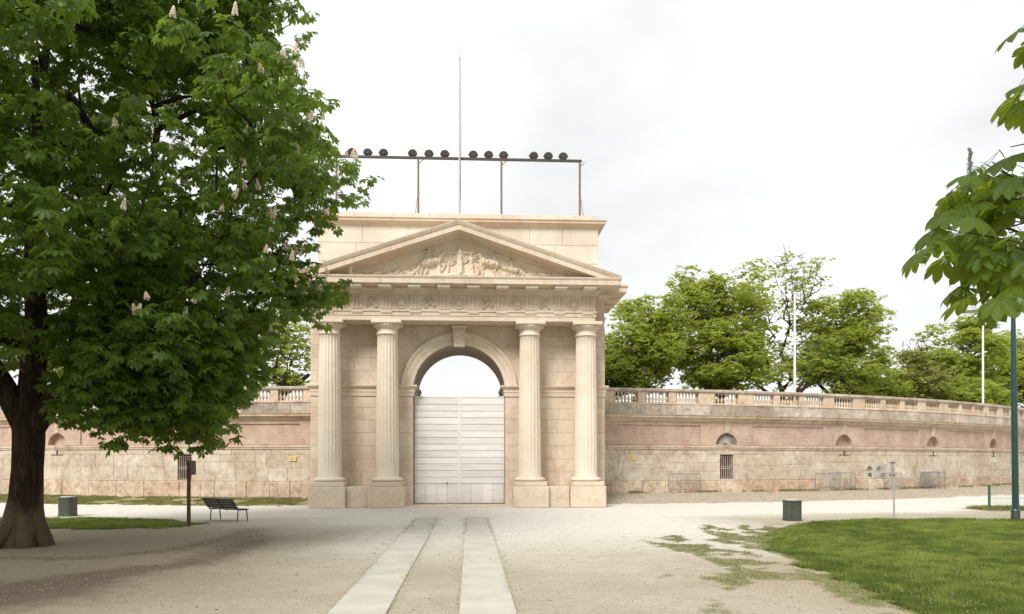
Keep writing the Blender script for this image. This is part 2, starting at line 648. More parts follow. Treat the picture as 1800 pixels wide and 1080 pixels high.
TRACK1 = [(-14, 18.2), (-11.19, 18.32), (-10.55, 18.49), (-9.22, 18.32), (-8.43, 18.48), (-7.9, 19.34), (-7.31, 19.91), (-7.11, 21.36), (-6.93, 23.21), (-7.07, 26.08)]
TRACK2 = [(-9.5, 12.6), (-7.74, 13.26), (-7.32, 13.8), (-7.13, 15.65), (-6.66, 16.59), (-5.99, 17.26), (-5.84, 19.12), (-5.85, 21.58), (-6.4, 25.01), (-7.28, 27.92)]


def dline(x, y, pts):
    best = np.full(x.shape, 1e9)
    for (ax, ay), (bx_, by_) in zip(pts[:-1], pts[1:]):
        dx, dy = bx_ - ax, by_ - ay
        t = np.clip(((x - ax) * dx + (y - ay) * dy) / (dx * dx + dy * dy), 0, 1)
        best = np.minimum(best, np.hypot(x - ax - t * dx, y - ay - t * dy))
    return best


dw = wall_d(X1, Y1)
warp = (fbm(X1, Y1, .3) - .5) * 2.5
pale = smooth(14.5, 9.5, dw + warp) * smooth(2.6, 3.6, dw + warp * .15)
centre = np.exp(-((X1 + .5) / 7.5) ** 2)
pale = np.maximum(pale, smooth(3, 5, dw) * centre * smooth(17, 32, Y1 + warp * 2) * .95)
pale = np.maximum(pale, smooth(11, 26, Y1 + warp) * smooth(-6.5, -2, X1 + warp) * smooth(12, 7, X1 + warp) * .70)
lawn_d = np.hypot(X1 - 16, Y1 - 19)
dark = 0.55 * np.exp(-(dline(X1, Y1, TRACK2) / .8) ** 2) + .35 * np.exp(-(dline(X1, Y1, TRACK1) / .45) ** 2)
dark += .5 * np.exp(-(((X1 + 8.0) / 2.6) ** 2 + ((Y1 - 13.2) / 2.0) ** 2))
dark = np.clip(dark, 0, 1) * smooth(29, 24, Y1)
red = smooth(-3.0, -7.5, X1 + warp * .5) * smooth(29, 26, Y1) + .8 * np.exp(-(((X1 - 6.4) / 1.6) ** 2 + ((Y1 - 15) / 6) ** 2))
me = np_mesh('ground', np.stack([X1, Y1, Z1], -1), F1, GROUND)
a_ = me.attributes.new('mask', 'FLOAT_COLOR', 'POINT')
cc = np.ones((len(X1), 4), np.float32)
cc[:, 0], cc[:, 1], cc[:, 2] = pale, dark, np.clip(red, 0, 1)


def worn(x, y):
    """how much moss and thin grass grows on the gravel beside the lawn, 0 to 1"""
    ex = np.interp(y, [9.3, 12.2, 15.6, 17.25, 19.9, 22.7, 25.2, 28], [6.14, 6.58, 7.0, 7.14, 7.65, 8.69, 10.2, 12.2])
    dd = ex - x
    nn = .55 * fbm(x, y * .5, .9, 5) + .45 * fbm(x + 9, y * .6, 3.2, 3)
    f = smooth(.435, .575, nn - .026 * np.clip(dd, 0, 9) + .12 * np.exp(-np.clip(dd, 0, 9) / .45))
    return f * (dd > -1.5) * smooth(4.2, 2.6, dd) * smooth(29, 26, y) * smooth(5, 8, y)


cc[:, 3] = worn(X1, Y1)
a_.data.foreach_set('color', cc.ravel())
me.shade_smooth()
tag(link('ground', me), kind='structure')


def inpoly(x, y, poly):
    c_ = np.zeros(x.shape, bool)
    n = len(poly)
    for i in range(n):
        (x1, y1), (x2, y2) = poly[i], poly[(i + 1) % n]
        cond = (y1 > y) != (y2 > y)
        c_ ^= cond & (x < (x2 - x1) * (y - y1) / (y2 - y1 + 1e-12) + x1)
    return c_


def sheet(name, x0, x1, y0, y1, st, keep, mat, lift=.004, kind='structure'):
    xs, ys = np.arange(x0, x1 + st, st), np.arange(y0, y1 + st, st)
    A, B = np.meshgrid(xs, ys)
    ii = np.arange(A.size).reshape(A.shape)
    f = np.stack([ii[:-1, :-1], ii[:-1, 1:], ii[1:, 1:], ii[1:, :-1]], -1).reshape(-1, 4)
    cx, cy = A.ravel()[f].mean(1), B.ravel()[f].mean(1)
    f = f[keep(cx, cy)]
    used, inv = np.unique(f.ravel(), return_inverse=True)
    x, y = A.ravel()[used], B.ravel()[used]
    me = np_mesh(name, np.stack([x, y, zground(x, y) + lift], -1), inv.reshape(-1, 4), mat, smooth=True)
    return tag(link(name, me), kind=kind)


LAWN = [(40, 27), (30, 27.3), (21.85, 28.3), (20.58, 28.57), (17.58, 29.02), (14.24, 28.9), (12.29, 27.91), (10.23, 25.16), (8.69, 22.73), (7.65, 19.89), (7.14, 17.25), (6.99, 15.61), (6.79, 13.79), (6.58, 12.24), (6.39, 10.68), (6.14, 9.31), (6, 5), (14, 3), (40, 5)]
LAWN_L = [(-22, 31.0), (-16.66, 31.3), (-13.89, 30.9), (-11.11, 30.0), (-9.6, 28.3), (-9.75, 26.6), (-11.27, 26.1), (-13.31, 25.9), (-22, 25.7)]
wig = lambda x, y, s: (x + (fbm(x, y, 1.3) - .5) * s, y + (fbm(x + 50, y, 1.3) - .5) * s)
sheet('lawn', 5, 34, 5, 30, .16, lambda x, y: inpoly(*wig(x, y, 1.1), LAWN), LAWNS)
sheet('grass_patch', -22, -8, 25, 32, .14, lambda x, y: inpoly(*wig(x, y, 1.4), LAWN_L), LAWNS)
sheet('grass_verge', -40, -7.6, 36, 72, .2, lambda x, y: (wall_d(x, y) < 3.9 + (fbm(x, y, .8) - .5) * 1.2) & (wall_d(x, y) > -.3), DRYS)
sheet('gravel_verge', 6.7, 62, 36, 84, .3, lambda x, y: (wall_d(x, y) < 3.1 + (fbm(x, y, .8) - .5) * .5) & (wall_d(x, y) > -.3), VERGE)
sheet('fenced_grass', 22.6, 40, 32.2, 35.6, .2, lambda x, y: (y > 33.6 + (fbm(x, y, .9) - .5) * .8), DRYS)

# concrete wheel strips laid toward the gate
CS = thing('concrete_strip_path', 'two parallel pale concrete strips running to the gate door', 'path')
CS['kind'] = 'structure'
for x0, x1 in ((-2.03, -1.20), (-.15, .67)):
    y = 3.08
    while y < 31:
        y2 = min(y + 3.0, 31.4)
        b = MB()
        b.cham_y([(x0, 0), (x1, 0), (x1, y2 - y - .012), (x0, y2 - y - .012)], 0, .1, .006)
        b.v = [(vx, vz, -vy) for vx, vy, vz in b.v]
        dz = .026 if y < 22 else .026 - .009 * (y - 22) / 3
        o = b.build('slab', CONC, CS, loc=(0, y, dz), rot=(0 if y < 22 else -.0022, 0, 0))
        y = y2
tag(MB().box(-3.4, 2.4, 37.15, 39.2, -.1, .06).build('gate_threshold', SILL), 'flat worn stone sill under the white gate door', 'sill')

# earth bank behind the wall
bank = MB()
N = 90
prof = [(-.55, 0.0), (-.55, 5.15), (-14, 5.3), (-22, 2.0), (-26, 0.0)]
for sgn in (1, -1):
    base = len(bank.v)
    for i in range(N + 1):
        a = sgn * (R(6.6) + i / N * R(66))
        for pr, z in prof:
            bank.v.append((XC + (RW + pr) * math.sin(a), YC - (RW + pr) * math.cos(a), z))
    k = len(prof)
    for i in range(N):
        for j in range(k - 1):
            q = (base + i * k + j, base + (i + 1) * k + j, base + (i + 1) * k + j + 1, base + i * k + j + 1)
            bank.f.append(q if sgn < 0 else q[::-1])
    bank.f.append(tuple(base + j for j in range(k)))
    bank.f.append(tuple(base + N * k + j for j in range(k))[::-1])
tag(bank.build('terrain_bank', EARTH), kind='structure')

# ------------------------------------------------------------------ the gate
GX0, GY0 = -.52, 38.9
G = thing('triumphal_gate', 'tall beige stone triumphal gate with four fluted columns, pediment and arch', 'gate', (GX0, GY0, 0))
HB, GD = 7.12, 3.95         # half width and depth
AR, AZ = 2.24, 5.6          # arch radius and springing height

# core with the tunnel
core = MB()
for s_ in (-1, 1):
    a, b_ = sorted((s_ * (AR + .0), s_ * (HB - .0)))
    core.box(a, b_, .022, GD, 0, AZ)
NA = 40
for i in range(NA):
    t0, t1 = PI - PI * i / NA, PI - PI * (i + 1) / NA
    x0, z0, x1, z1 = AR * math.cos(t0), AZ + AR * math.sin(t0), AR * math.cos(t1), AZ + AR * math.sin(t1)
    core.prism_y([(x0, z0), (x1, z1), (x1, 8.78), (x0, 8.78)], .022, GD)
for s_ in (-1, 1):
    a, b_ = sorted((s_ * AR, s_ * HB))
    core.box(a, b_, .022, GD, AZ, 8.78)
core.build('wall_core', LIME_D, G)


def blk(pts, yf=0.0, yb=.08, name='stone_block', mat=LIME, c=.007, parent=None):
    n = len(pts)
    cx = sum(q[0] for q in pts) / n
    cz = sum(q[1] for q in pts) / n
    pts = [(x - cx, z - cz) for x, z in pts]
    hx = max(abs(q[0]) for q in pts)
    hz = max(abs(q[1]) for q in pts)
    g = .0035
    pts = [(x * (1 - g / hx), z * (1 - g / hz)) for x, z in pts]
    return MB().cham_y(pts, 0, yb - yf, c).build(name, mat, parent or G, loc=(cx, yf, cz))


def rect(x0, x1, z0, z1):
    return [(x0, z0), (x1, z0), (x1, z1), (x0, z1)]


low = [0.0, .55, 1.0, 1.65, 2.27, 2.92, 3.56, 4.2, 4.77, 5.33]
upp = [5.87, 6.55, 7.18, 7.8, 8.3, 8.77]
r2 = random.Random(3)
for s_ in (-1, 1):
    for i in range(len(low) - 1):
        cuts = [AR, 2.95 + r2.uniform(-.05, .05)] if i > 1 else [AR, 2.7]
        x = cuts[-1]
        while x < HB - 1.4:
            x += r2.uniform(1.3, 2.3)
            if x < HB - .6:
                cuts.append(x)
        cuts.append(HB)
        for a, b_ in zip(cuts[:-1], cuts[1:]):
            a2, b2 = sorted((s_ * a, s_ * b_))
            blk(rect(a2, b2, low[i], low[i + 1]), r2.uniform(-.004, .004))
    for i in range(len(upp) - 1):
        x = 3.95
        cuts = [x]
        while x < HB - 1.2:
            x += r2.uniform(.95, 1.7)
            if x < HB - .55:
                cuts.append(x)
        cuts.append(HB)
        for a, b_ in zip(cuts[:-1], cuts[1:]):
            a2, b2 = sorted((s_ * a, s_ * b_))
            blk(rect(a2, b2, upp[i], upp[i + 1]), r2.uniform(-.004, .004))
    # radial stones round the arch
    ro = 2.83
    angs = [R(q) for q in (5.2, 17, 31, 44, 55, 66, 78, 90)]
    for a, b_ in zip(angs[:-1], angs[1:]):
        def hit(t):
            ct, st = math.cos(t), math.sin(t)
            k = min(3.94 / max(ct, 1e-6), (8.77 - AZ) / max(st, 1e-6))
            return (k * ct, AZ + k * st)
        pa, pb = hit(a), hit(b_)
        pts = [(ro * math.cos(a), AZ + ro * math.sin(a)), pa]
        if abs(pa[0] - 3.94) < 1e-3 and abs(pb[1] - 8.77) < 1e-3 and abs(pb[0] - 3.94) > .01:
            pts.append((3.94, 8.77))
        pts.append(pb)
        for k in range(3):
            t = b_ + (a - b_) * k / 3
            pts.append((ro * math.cos(t), AZ + ro * math.sin(t)))
        pts = [(x, max(z, 5.87)) for x, z in pts]
        if s_ < 0:
            pts = [(-x, z) for x, z in pts][::-1]
        blk(pts, r2.uniform(-.004, .004))
    # side walls of the block (courses seen from the side)
    zz_ = low[:-1] + upp
    for i in range(len(zz_) - 1):
        yy = [.0, 1.3 + .4 * (i % 2), 2.7, GD]
        for a, b_ in zip(yy[:-1], yy[1:]):
            hy, hz = (b_ - a) / 2 - .007, (zz_[i + 1] - zz_[i]) / 2 - .007
            q = MB().box(-.04, .03, -hy, hy, -hz, hz)
            q.build('stone_block', LIME, G, loc=(s_ * (HB + .003), (a + b_) / 2 + .012, (zz_[i + 1] + zz_[i]) / 2))


def mould(prof, x0, x1, ret0=True, ret1=True, yb=0.0):
    """moulding along x; prof is list of (out, z) bottom to top; mitred returns at both ends back to depth yb"""
    b = MB()
    n = len(prof)
    path = []
    if ret0:
        path.append(('L', yb))
    path += ['A', 'B']
    if ret1:
        path.append(('R', yb))
    rings = []
    for k in path:
        if k == 'A':
            rings.append([(x0 - (o if ret0 else 0), -o, z) for o, z in prof])
        elif k == 'B':
            rings.append([(x1 + (o if ret1 else 0), -o, z) for o, z in prof])
        elif k[0] == 'L':
            rings.append([(x0 - o, k[1], z) for o, z in prof])
        else:
            rings.append([(x1 + o, k[1], z) for o, z in prof])
    for rg in rings:
        b.v += rg
    for i in range(len(rings) - 1):
        for j in range(n - 1):
            b.f.append((i * n + j, (i + 1) * n + j, (i + 1) * n + j + 1, i * n + j + 1))
    # top and bottom closures
    for i in range(len(rings) - 1):
        p0, p1 = rings[i], rings[i + 1]
    return b


def solid_mould(prof, x0, x1, yb, z_top=None):
    """solid block-like moulding: rings round three sides, closed top and bottom"""
    b = mould(prof, x0, x1, True, True, yb)
    n = len(prof)
    m_ = len(b.v) // n
    b.f.append(tuple(i * n for i in range(m_))[::-1])
    b.f.append(tuple(i * n + n - 1 for i in range(m_)))
    return b


# impost band across the wall and jambs
imp = [(0, 5.33), (.05, 5.33), (.05, 5.52), (.075, 5.53), (.075, 5.67), (.12, 5.70), (.20, 5.80), (.20, 5.87), (0, 5.88)]
for s_ in (-1, 1):
    a, b_ = sorted((s_ * AR, s_ * HB))
    o = solid_mould(imp, a + (0 if s_ < 0 else .0), b_, GD - .05).build('impost_band', LIME_E, G)
# archivolt: swept profile around the arch
av = MB()
aprof = [(2.24, .04), (2.24, -.04), (2.45, -.05), (2.46, -.075), (2.66, -.085), (2.68, -.12), (2.75, -.17), (2.83, -.17), (2.85, .04)]
ts = [R(4.5) + (PI - R(9)) * i / 48 for i in range(49)]
for t in ts:
    av.v += [(r * math.cos(t), y, AZ + r * math.sin(t)) for r, y in aprof]
k = len(aprof)
for i in range(48):
    for j in range(k - 1):
        av.f.append((i * k + j, i * k + j + 1, (i + 1) * k + j + 1, (i + 1) * k + j))
av.build('archivolt', LIME_E, G)
# keystone
ks = MB()
ks.prism_y([(-.27, 7.72), (.27, 7.72), (.31, 8.60), (-.31, 8.60)], -.34, .0)
ks.prism_y([(-.20, 7.86), (.20, 7.86), (.22, 8.52), (-.22, 8.52)], -.37, -.33)
ks.prism_y([(-.36, 8.60), (.36, 8.60), (.38, 8.74), (-.38, 8.74)], -.42, .0)
ks.build('keystone', LIME_E, G)
# broken impost brackets at the back of the passage
for s_ in (-1, 1):
    b = MB()
    pr = [(0, 5.20), (.10, 5.22), (.16, 5.34), (.30, 5.42), (.30, 5.56), (.16, 5.62), (.12, 5.72), (0, 5.74)]
    pts = [(s_ * (AR - o_), z) for o_, z in pr]
    b.prism_y(pts if s_ > 0 else pts[::-1], 2.9, GD - .05)
    b.build('corbel', GREYST, G)

# pedestals, plinth wall and columns
for s_ in (-1, 1):
    for xc in (3.38, 6.08):
        x = s_ * xc
        MB().cham_y(rect(-.84, .84, -.5, .5), 0, 1.9, .03).build('pedestal', LIME, G, loc=(x, -1.80, .5))
    a, b_ = sorted((s_ * 4.235, s_ * 5.225))
    MB().cham_y(rect(-.49, .49, -.49, .49), 0, 1.6, .02).build('pedestal_block', LIME, G, loc=((a + b_) / 2, -1.55, .49))


def make_column(x):
    e = []
    z0, z1 = 1.46, 8.12
    pf = []
    for i in range(15):
        t = i / 14
        r = .555 - .075 * (t ** 1.5)
        pf.append((r, z0 + (z1 - z0) * t))
    pf = [(.575, z0 - .04, 0)] + [(.565, z0, 0), (.555, z0 + .03, 0)] + pf[1:] + [(.485, z1 + .02, 0)]
    b = MB().lathe(pf, 160, flute=20, fd=.035)
    sh = b.build('column', LIME_P, G, smooth=False, loc=(x, -.92, 0))
    sh.data.shade_smooth()
    MB().cham_y(rect(-.76, .76, -.105, .105), 0, 1.52, .015).build('plinth', LIME_E, sh, loc=(0, -.76, 1.115))
    MB().lathe([(.60, 1.22), (.70, 1.235), (.745, 1.28), (.745, 1.33), (.70, 1.385), (.62, 1.40), (.62, 1.425), (.58, 1.44)], 48).build('base_torus', LIME_P, sh, smooth=True)
    cp = MB().lathe([(.485, 8.12), (.53, 8.14), (.53, 8.17), (.49, 8.19), (.485, 8.40), (.52, 8.41), (.52, 8.435), (.54, 8.44), (.54, 8.47), (.60, 8.52), (.655, 8.58), (.66, 8.62), (.4, 8.62)], 48)
    cp = cp.build('capital', LIME_P, sh, smooth=True)
    MB().cham_y(rect(-.70, .70, -.075, .075), 0, 1.4, .02).build('abacus', LIME_P, cp, loc=(0, -.70, 8.695))
    # egg-and-dart ring under the abacus
    eg = MB()
    for k_ in range(26):
        t = 2 * PI * k_ / 26
        eg.lathe([(.0, -.045), (.03, -.03), (.036, 0), (.02, .04), (0, .05)], 6, (.635 * math.cos(t), .635 * math.sin(t), 8.55), caps=False)
    tag(eg.build('egg_moulding', RELIEF, cp, smooth=True), kind='stuff')
    return sh


for x in (-6.08, -3.38, 3.38, 6.08):
    make_column(x)


# entablatures: portico (front) and main block behind
def entabl(half, yoff, yb, zt):
    """returns profile-built pieces; yoff = y of frieze plane"""
    p1 = [(0, 8.77), (0, 8.98), (.03, 8.985), (.03, 9.17)]
    p2 = [(0.03, 9.17), (.08, 9.175), (.08, 9.25), (.0, 9.26)]
    p3 = [(0, 9.26), (0, 9.98)]
    p4 = [(0, 9.98), (.06, 9.985), (.10, 10.05), (.10, 10.10), (.20, 10.14), (.24, 10.22)]
    p5 = [(.24, 10.22), (.24, 10.30), (.90, 10.315)]
    p6 = [(.90, 10.315), (.95, 10.30), (.95, 10.52), (.99, 10.53), (1.03, 10.60), (1.03, 10.64), (.0, 10.66)]
    pr = p1 + p2[1:] + p3[1:] + p4[1:] + p5[1:] + p6[1:]
    b = solid_mould(pr, -half, half, yb)
    b.v = [(x, y + yoff, z) for x, y, z in b.v]
    return b


def fix_y(b, yoff, yb):
    b.v = [(x, (yb if abs(y - (yb + yoff)) < 1e-6 else y), z) for x, y, z in b.v]
    return b


ent = fix_y(entabl(6.45, -1.45, 0.5, 0), -1.45, 0.5).build('entablature', LIME_E, G)
main_e = entabl(HB, -.0, GD, 0)
main_e.build('main_entablature', LIME_E, G)
MB().box(-HB + .01, HB - .01, .05, GD - .02, 8.80, 10.7).build('entablature_core', LIME_E, G)

# triglyphs, regulae, guttae, mutules, metope ornament
tri = MB()
W_ = .53
for k_ in range(3):
    cx = (-1 + k_) * W_ / 3
    tri.prism_y([(cx - .055, -.33), (cx + .055, -.33), (cx + .055, .30), (cx - .055, .30)], -.045, 0)
tri.box(-W_ / 2, W_ / 2, -.05, 0, .30, .355)
tri.box(-W_ / 2, W_ / 2, -.012, 0, -.34, .30)
tri_me = tri.mesh('triglyph', LIME_E)
reg = MB().box(-W_ / 2, W_ / 2, -.052, 0, 9.13, 9.172)
for k_ in range(6):
    reg.lathe([(.03, 9.075), (.018, 9.13)], 6, (-W_ / 2 + .045 + k_ * .088, -.03, 0))
reg_me = reg.mesh('regula', RELIEF)
mut = MB()
mut.box(-.29, .29, -.62, 0, 10.17, 10.30)
mut.box(-.30, .30, -.64, .0, 10.262, 10.302)
mut_me = mut.mesh('mutule', LIME_P)
for i in range(10):
    x = (-4.5 + i) * 1.352
    link('triglyph', tri_me, ent, (x, -1.45, 9.62))
    link('regula', reg_me, ent, (x, -1.48, 0))
    link('mutule', mut_me, ent, (x, -1.70, 0))
for s_ in (-1, 1):
    for y in (-.45,):
        q = link('mutule', mut_me, ent, (s_ * 6.72, y, 0), (0, 0, s_ * PI / 2))
    for i in range(3):
        link('mutule', mut_me, G, (s_ * (HB + .25), .9 + 1.35 * i, 0), (0, 0, s_ * PI / 2))
        link('triglyph', tri_me, G, (s_ * HB, .9 + 1.35 * i, 9.62), (0, 0, s_ * PI / 2))
ring = MB()
for (r0, y0), (r1, y1) in zip([(.25, 0), (.255, -.045), (.29, -.05)], [(.255, -.045), (.29, -.05), (.30, 0)]):
    o_ = len(ring.v)
    for k_ in range(28):
        t = 2 * PI * k_ / 28
        ring.v += [(r0 * math.cos(t), y0, r0 * math.sin(t)), (r1 * math.cos(t), y1, r1 * math.sin(t))]
    for k_ in range(28):
        j = (k_ + 1) % 28
        ring.f.append((o_ + 2 * k_, o_ + 2 * j, o_ + 2 * j + 1, o_ + 2 * k_ + 1))


# ---- low relief built as small height fields of capsules
def relief(name, prims, mat, parent, yplane, step=.028, gain=1.0, seed=0):
    pr = np.array(prims, float)      # x1 z1 r1 x2 z2 r2
    x0 = (np.minimum(pr[:, 0] - pr[:, 2], pr[:, 3] - pr[:, 5])).min() - step
    x1 = (np.maximum(pr[:, 0] + pr[:, 2], pr[:, 3] + pr[:, 5])).max() + step
    z0 = (np.minimum(pr[:, 1] - pr[:, 2], pr[:, 4] - pr[:, 5])).min() - step
    z1 = (np.maximum(pr[:, 1] + pr[:, 2], pr[:, 4] + pr[:, 5])).max() + step
    A, B = np.meshgrid(np.arange(x0, x1 + step, step), np.arange(z0, z1 + step, step))
    H = np.zeros(A.shape)
    for (a, b, ra, c_, d, rb) in pr:
        dx, dz = c_ - a, d - b
        L2 = dx * dx + dz * dz + 1e-9
        t = np.clip(((A - a) * dx + (B - b) * dz) / L2, 0, 1)
        rr = ra + (rb - ra) * t
        dd = np.hypot(A - a - t * dx, B - b - t * dz)
        h = np.sqrt(np.clip(rr * rr - dd * dd, 0, None)) * gain + .035
        H = np.maximum(H, np.where(dd < rr, h, 0))
    # folds
    H = np.where(H > 0, H * (.72 + .56 * vnoise(A * 15 + seed, B * 7)) + .03 * (vnoise(A * 22 + seed, B * 16) - .5), 0)
    ii = np.arange(A.size).reshape(A.shape)
    f = np.stack([ii[:-1, :-1], ii[:-1, 1:], ii[1:, 1:], ii[1:, :-1]], -1).reshape(-1, 4)
    f = f[(H.ravel()[f] > 0).any(1)]
    used, inv = np.unique(f.ravel(), return_inverse=True)
    v = np.stack([A.ravel()[used], yplane - H.ravel()[used], B.ravel()[used]], -1)
    me = np_mesh(name, v, inv.reshape(-1, 4), mat)
    return link(name, me, parent)


def person(x, z, h, lean=0.0, arms=(-.6, .6), robe=True, dirn=1):
    """standing figure, feet at z, height h; arms = end dx in units of h for left and right, z of ends follows"""
    hd = .065 * h
    tx = x + lean * h
    P_ = [(tx, z + .93 * h, hd, tx, z + .93 * h + .01, hd)]
    sh = (x + lean * h * .8, z + .80 * h)
    hip = (x + lean * h * .35, z + .52 * h)
    P_.append((sh[0], sh[1], .095 * h, hip[0], hip[1], .085 * h))
    if robe:
        P_.append((hip[0], hip[1], .095 * h, x, z + .03 * h, .13 * h))
        P_.append((hip[0] + .03 * h, hip[1], .05 * h, x + .12 * h, z + .03 * h, .05 * h))
    else:
        P_.append((hip[0], hip[1], .06 * h, x - .10 * h, z + .25 * h, .045 * h))
        P_.append((x - .10 * h, z + .25 * h, .045 * h, x - .12 * h, z + .02 * h, .03 * h))
        P_.append((hip[0], hip[1], .06 * h, x + .13 * h, z + .28 * h, .045 * h))
        P_.append((x + .13 * h, z + .28 * h, .045 * h, x + .10 * h, z + .02 * h, .03 * h))
    for s_, (ax, az) in zip((-1, 1), arms):
        ex, ez = sh[0] + s_ * .10 * h, sh[1] - .02 * h
        mx_, mz_ = ex + ax * h * .5, ez + az * h * .5 - .03 * h
        P_.append((ex, ez, .042 * h, mx_, mz_, .034 * h))
        P_.append((mx_, mz_, .034 * h, ex + ax * h, ez + az * h, .024 * h))
    return P_


def recliner(x, z, L, d):
    """reclining figure, head toward the centre; d=+1 head to the right"""
    P_ = [(x + d * .42 * L, z + .36 * L, .06 * L, x + d * .42 * L, z + .37 * L, .06 * L)]
    P_.append((x + d * .36 * L, z + .27 * L, .085 * L, x + d * .12 * L, z + .10 * L, .085 * L))
    P_.append((x + d * .12 * L, z + .10 * L, .075 * L, x - d * .16 * L, z + .17 * L, .055 * L))
    P_.append((x - d * .16 * L, z + .17 * L, .05 * L, x - d * .42 * L, z + .05 * L, .035 * L))
    P_.append((x + d * .10 * L, z + .06 * L, .06 * L, x - d * .48 * L, z + .035 * L, .03 * L))
    P_.append((x + d * .36 * L, z + .27 * L, .035 * L, x + d * .50 * L, z + .10 * L, .03 * L))
    P_.append((x + d * .30 * L, z + .26 * L, .035 * L, x + d * .02 * L, z + .34 * L, .022 * L))
    return P_


def horse(x, z, L, d):
    P_ = [(x - d * .25 * L, z + .50 * L, .15 * L, x + d * .20 * L, z + .58 * L, .14 * L)]
    P_.append((x + d * .24 * L, z + .62 * L, .11 * L, x + d * .40 * L, z + .88 * L, .065 * L))
    P_.append((x + d * .40 * L, z + .90 * L, .06 * L, x + d * .58 * L, z + .80 * L, .035 * L))
    for (a, b, c_, e) in ((.22, .50, .45, .42), (.45, .42, .38, .24), (.18, .48, .34, .26), (.34, .26, .26, .06),
                          (-.28, .46, -.18, .24), (-.18, .24, -.30, .03), (-.32, .46, -.38, .24), (-.38, .24, -.44, .03)):
        P_.append((x + d * a * L, z + b * L, .055 * L, x + d * c_ * L, z + e * L, .03 * L))
    P_.append((x - d * .38 * L, z + .56 * L, .035 * L, x - d * .55 * L, z + .30 * L, .03 * L))
    return P_


def wheel(x, z, r):
    P_ = []
    for k_ in range(14):
        a, b_ = 2 * PI * k_ / 14, 2 * PI * (k_ + 1) / 14
        P_.append((x + r * math.cos(a), z + r * math.sin(a), .022, x + r * math.cos(b_), z + r * math.sin(b_), .022))
    for k_ in range(4):
        a = PI * k_ / 4
        P_.append((x - r * math.cos(a), z - r * math.sin(a), .014, x + r * math.cos(a), z + r * math.sin(a), .014))
    return P_


metope_flag = 0
for i in range(9):
    x = (-4 + i) * 1.352
    if i % 2 == 0:
        mt = ring.build('metope_roundel', LIME_E, ent, loc=(x, -1.447, 9.60))
        relief('roundel_head', [(-.0, .02, .12, 0, -.02, .11), (0, .12, .07, 0, .13, .07), (-.10, -.12, .04, .10, -.12, .04), (-.13, .05, .05, -.10, -.05, .04), (.13, .05, .05, .10, -.05, .04)],
               LIME_E, mt, 0, .022, .45, i)
    else:
        f_ = 1 if i in (1, 7) else -1
        pr = [(-.26, -.14, .035, .26, .17, .018), (.24, -.20, .035, -.20, .12, .018)]
        pr += [(.17 * math.cos(t), .08 + .17 * math.sin(t), .03, .17 * math.cos(t + .6), .08 + .17 * math.sin(t + .6), .03) for t in np.arange(.2, 2.9, .55)]
        pr += [(0, -.02, .07, .05, -.08, .05), (-.10, -.10, .03, -.22, -.24, .02), (.10, -.14, .03, .20, -.26, .03)]
        pr = [(f_ * a, b, r, f_ * c_, d, s2) for a, b, r, c_, d, s2 in pr]
        rl = relief('metope_trophy', pr, LIME_E, ent, 0, .022, 1.5, i)
        rl.location = (x, -1.45, 9.60)
        rl['label'] = 'carved trophy of crossed arms with darker weathered relief'

# pediment: raking cornices, tympanum, gable
slope = (13.21 - 10.72) / 7.55
PED = None


def rake_sweep(prof, name, mat, x_end=7.52, y0=-1.45, yb=0.4, parent=None):
    """prof: (out, dz) measured at apex from z=13.21 top line; out forward of tympanum plane"""
    b = MB()
    n = len(prof)
    xs = [-x_end, 0, x_end]
    for x in xs:
        for o_, dz in prof:
            b.v.append((x, y0 - o_, 13.21 - abs(x) * slope + dz))
    for i in range(2):
        for j in range(n - 1):
            b.f.append((i * n + j, (i + 1) * n + j, (i + 1) * n + j + 1, i * n + j + 1))
    b.f.append(tuple(range(n))[::-1])
    b.f.append(tuple(2 * n + j for j in range(n)))
    return b.build(name, mat, parent)


tymp = MB()
tymp.prism_y([(-6.6, 10.62), (6.6, 10.62), (6.6, 10.75), (0, 12.95), (-6.6, 10.75)], -1.45, .4)
tymp = tymp.build('tympanum', RELIEF, G)
rk = rake_sweep([(-.4, -.62), (.07, -.62), (.10, -.56), (.20, -.53), (.24, -.46), (.88, -.41), (.95, -.43), (.95, -.20), (.98, -.19), (1.03, -.10), (1.06, -.03), (1.06, 0), (-1.85, 0)], 'raking_cornice', LIME_E, parent=G)
# gable fill behind so the cornice reads solid from the side
MB().prism_y([(-7.4, 10.64), (7.4, 10.64), (0, 13.09)], -1.2, .4).build('gable_core', LIME_E, G)

# tympanum stones with joints near the ends, then figures
Y_T = -1.45
figs = []
cz = 10.80
figs.append(('standing_relief_figure', person(0.05, cz, 1.48, 0, ((-.42, .03), (.42, .02)))))
figs.append(('kneeling_relief_figure', person(-.52, cz, .72, .06, ((-.2, .1), (.3, .1))) + [(-.15, cz + .1, .10, .75, cz + .08, .10), (-.9, cz + .06, .08, 0, cz + .12, .10)]))
figs.append(('striding_relief_figure', person(.62, cz, 1.12, -.05, ((-.2, -.2), (.3, .15)), True)))
figs.append(('relief_horse', horse(-1.25, cz, 1.28, 1)))
figs.append(('relief_rider', person(-1.5, cz + .45, .92, .10, ((-.3, .1), (.25, .1)), False)))
figs.append(('relief_horse', horse(1.45, cz, 1.22, -1)))
figs.append(('relief_rider', person(1.72, cz + .38, .86, -.08, ((-.25, .1), (.35, .05)), False)))
figs.append(('relief_chariot', wheel(2.45, cz + .26, .26) + [(2.1, cz + .45, .09, 2.7, cz + .35, .13)] + person(2.5, cz + .3, .62, -.12, ((-.35, .05), (.2, .1)), True)))
figs.append(('reclining_relief_figure', recliner(-2.35, cz, 1.25, 1)))
figs.append(('reclining_relief_figure', recliner(3.3, cz, 1.05, -1)))
figs.append(('seated_relief_figure', recliner(-3.15, cz, .95, 1) + [(-3.4, cz + .05, .06, -2.6, cz + .07, .07)]))
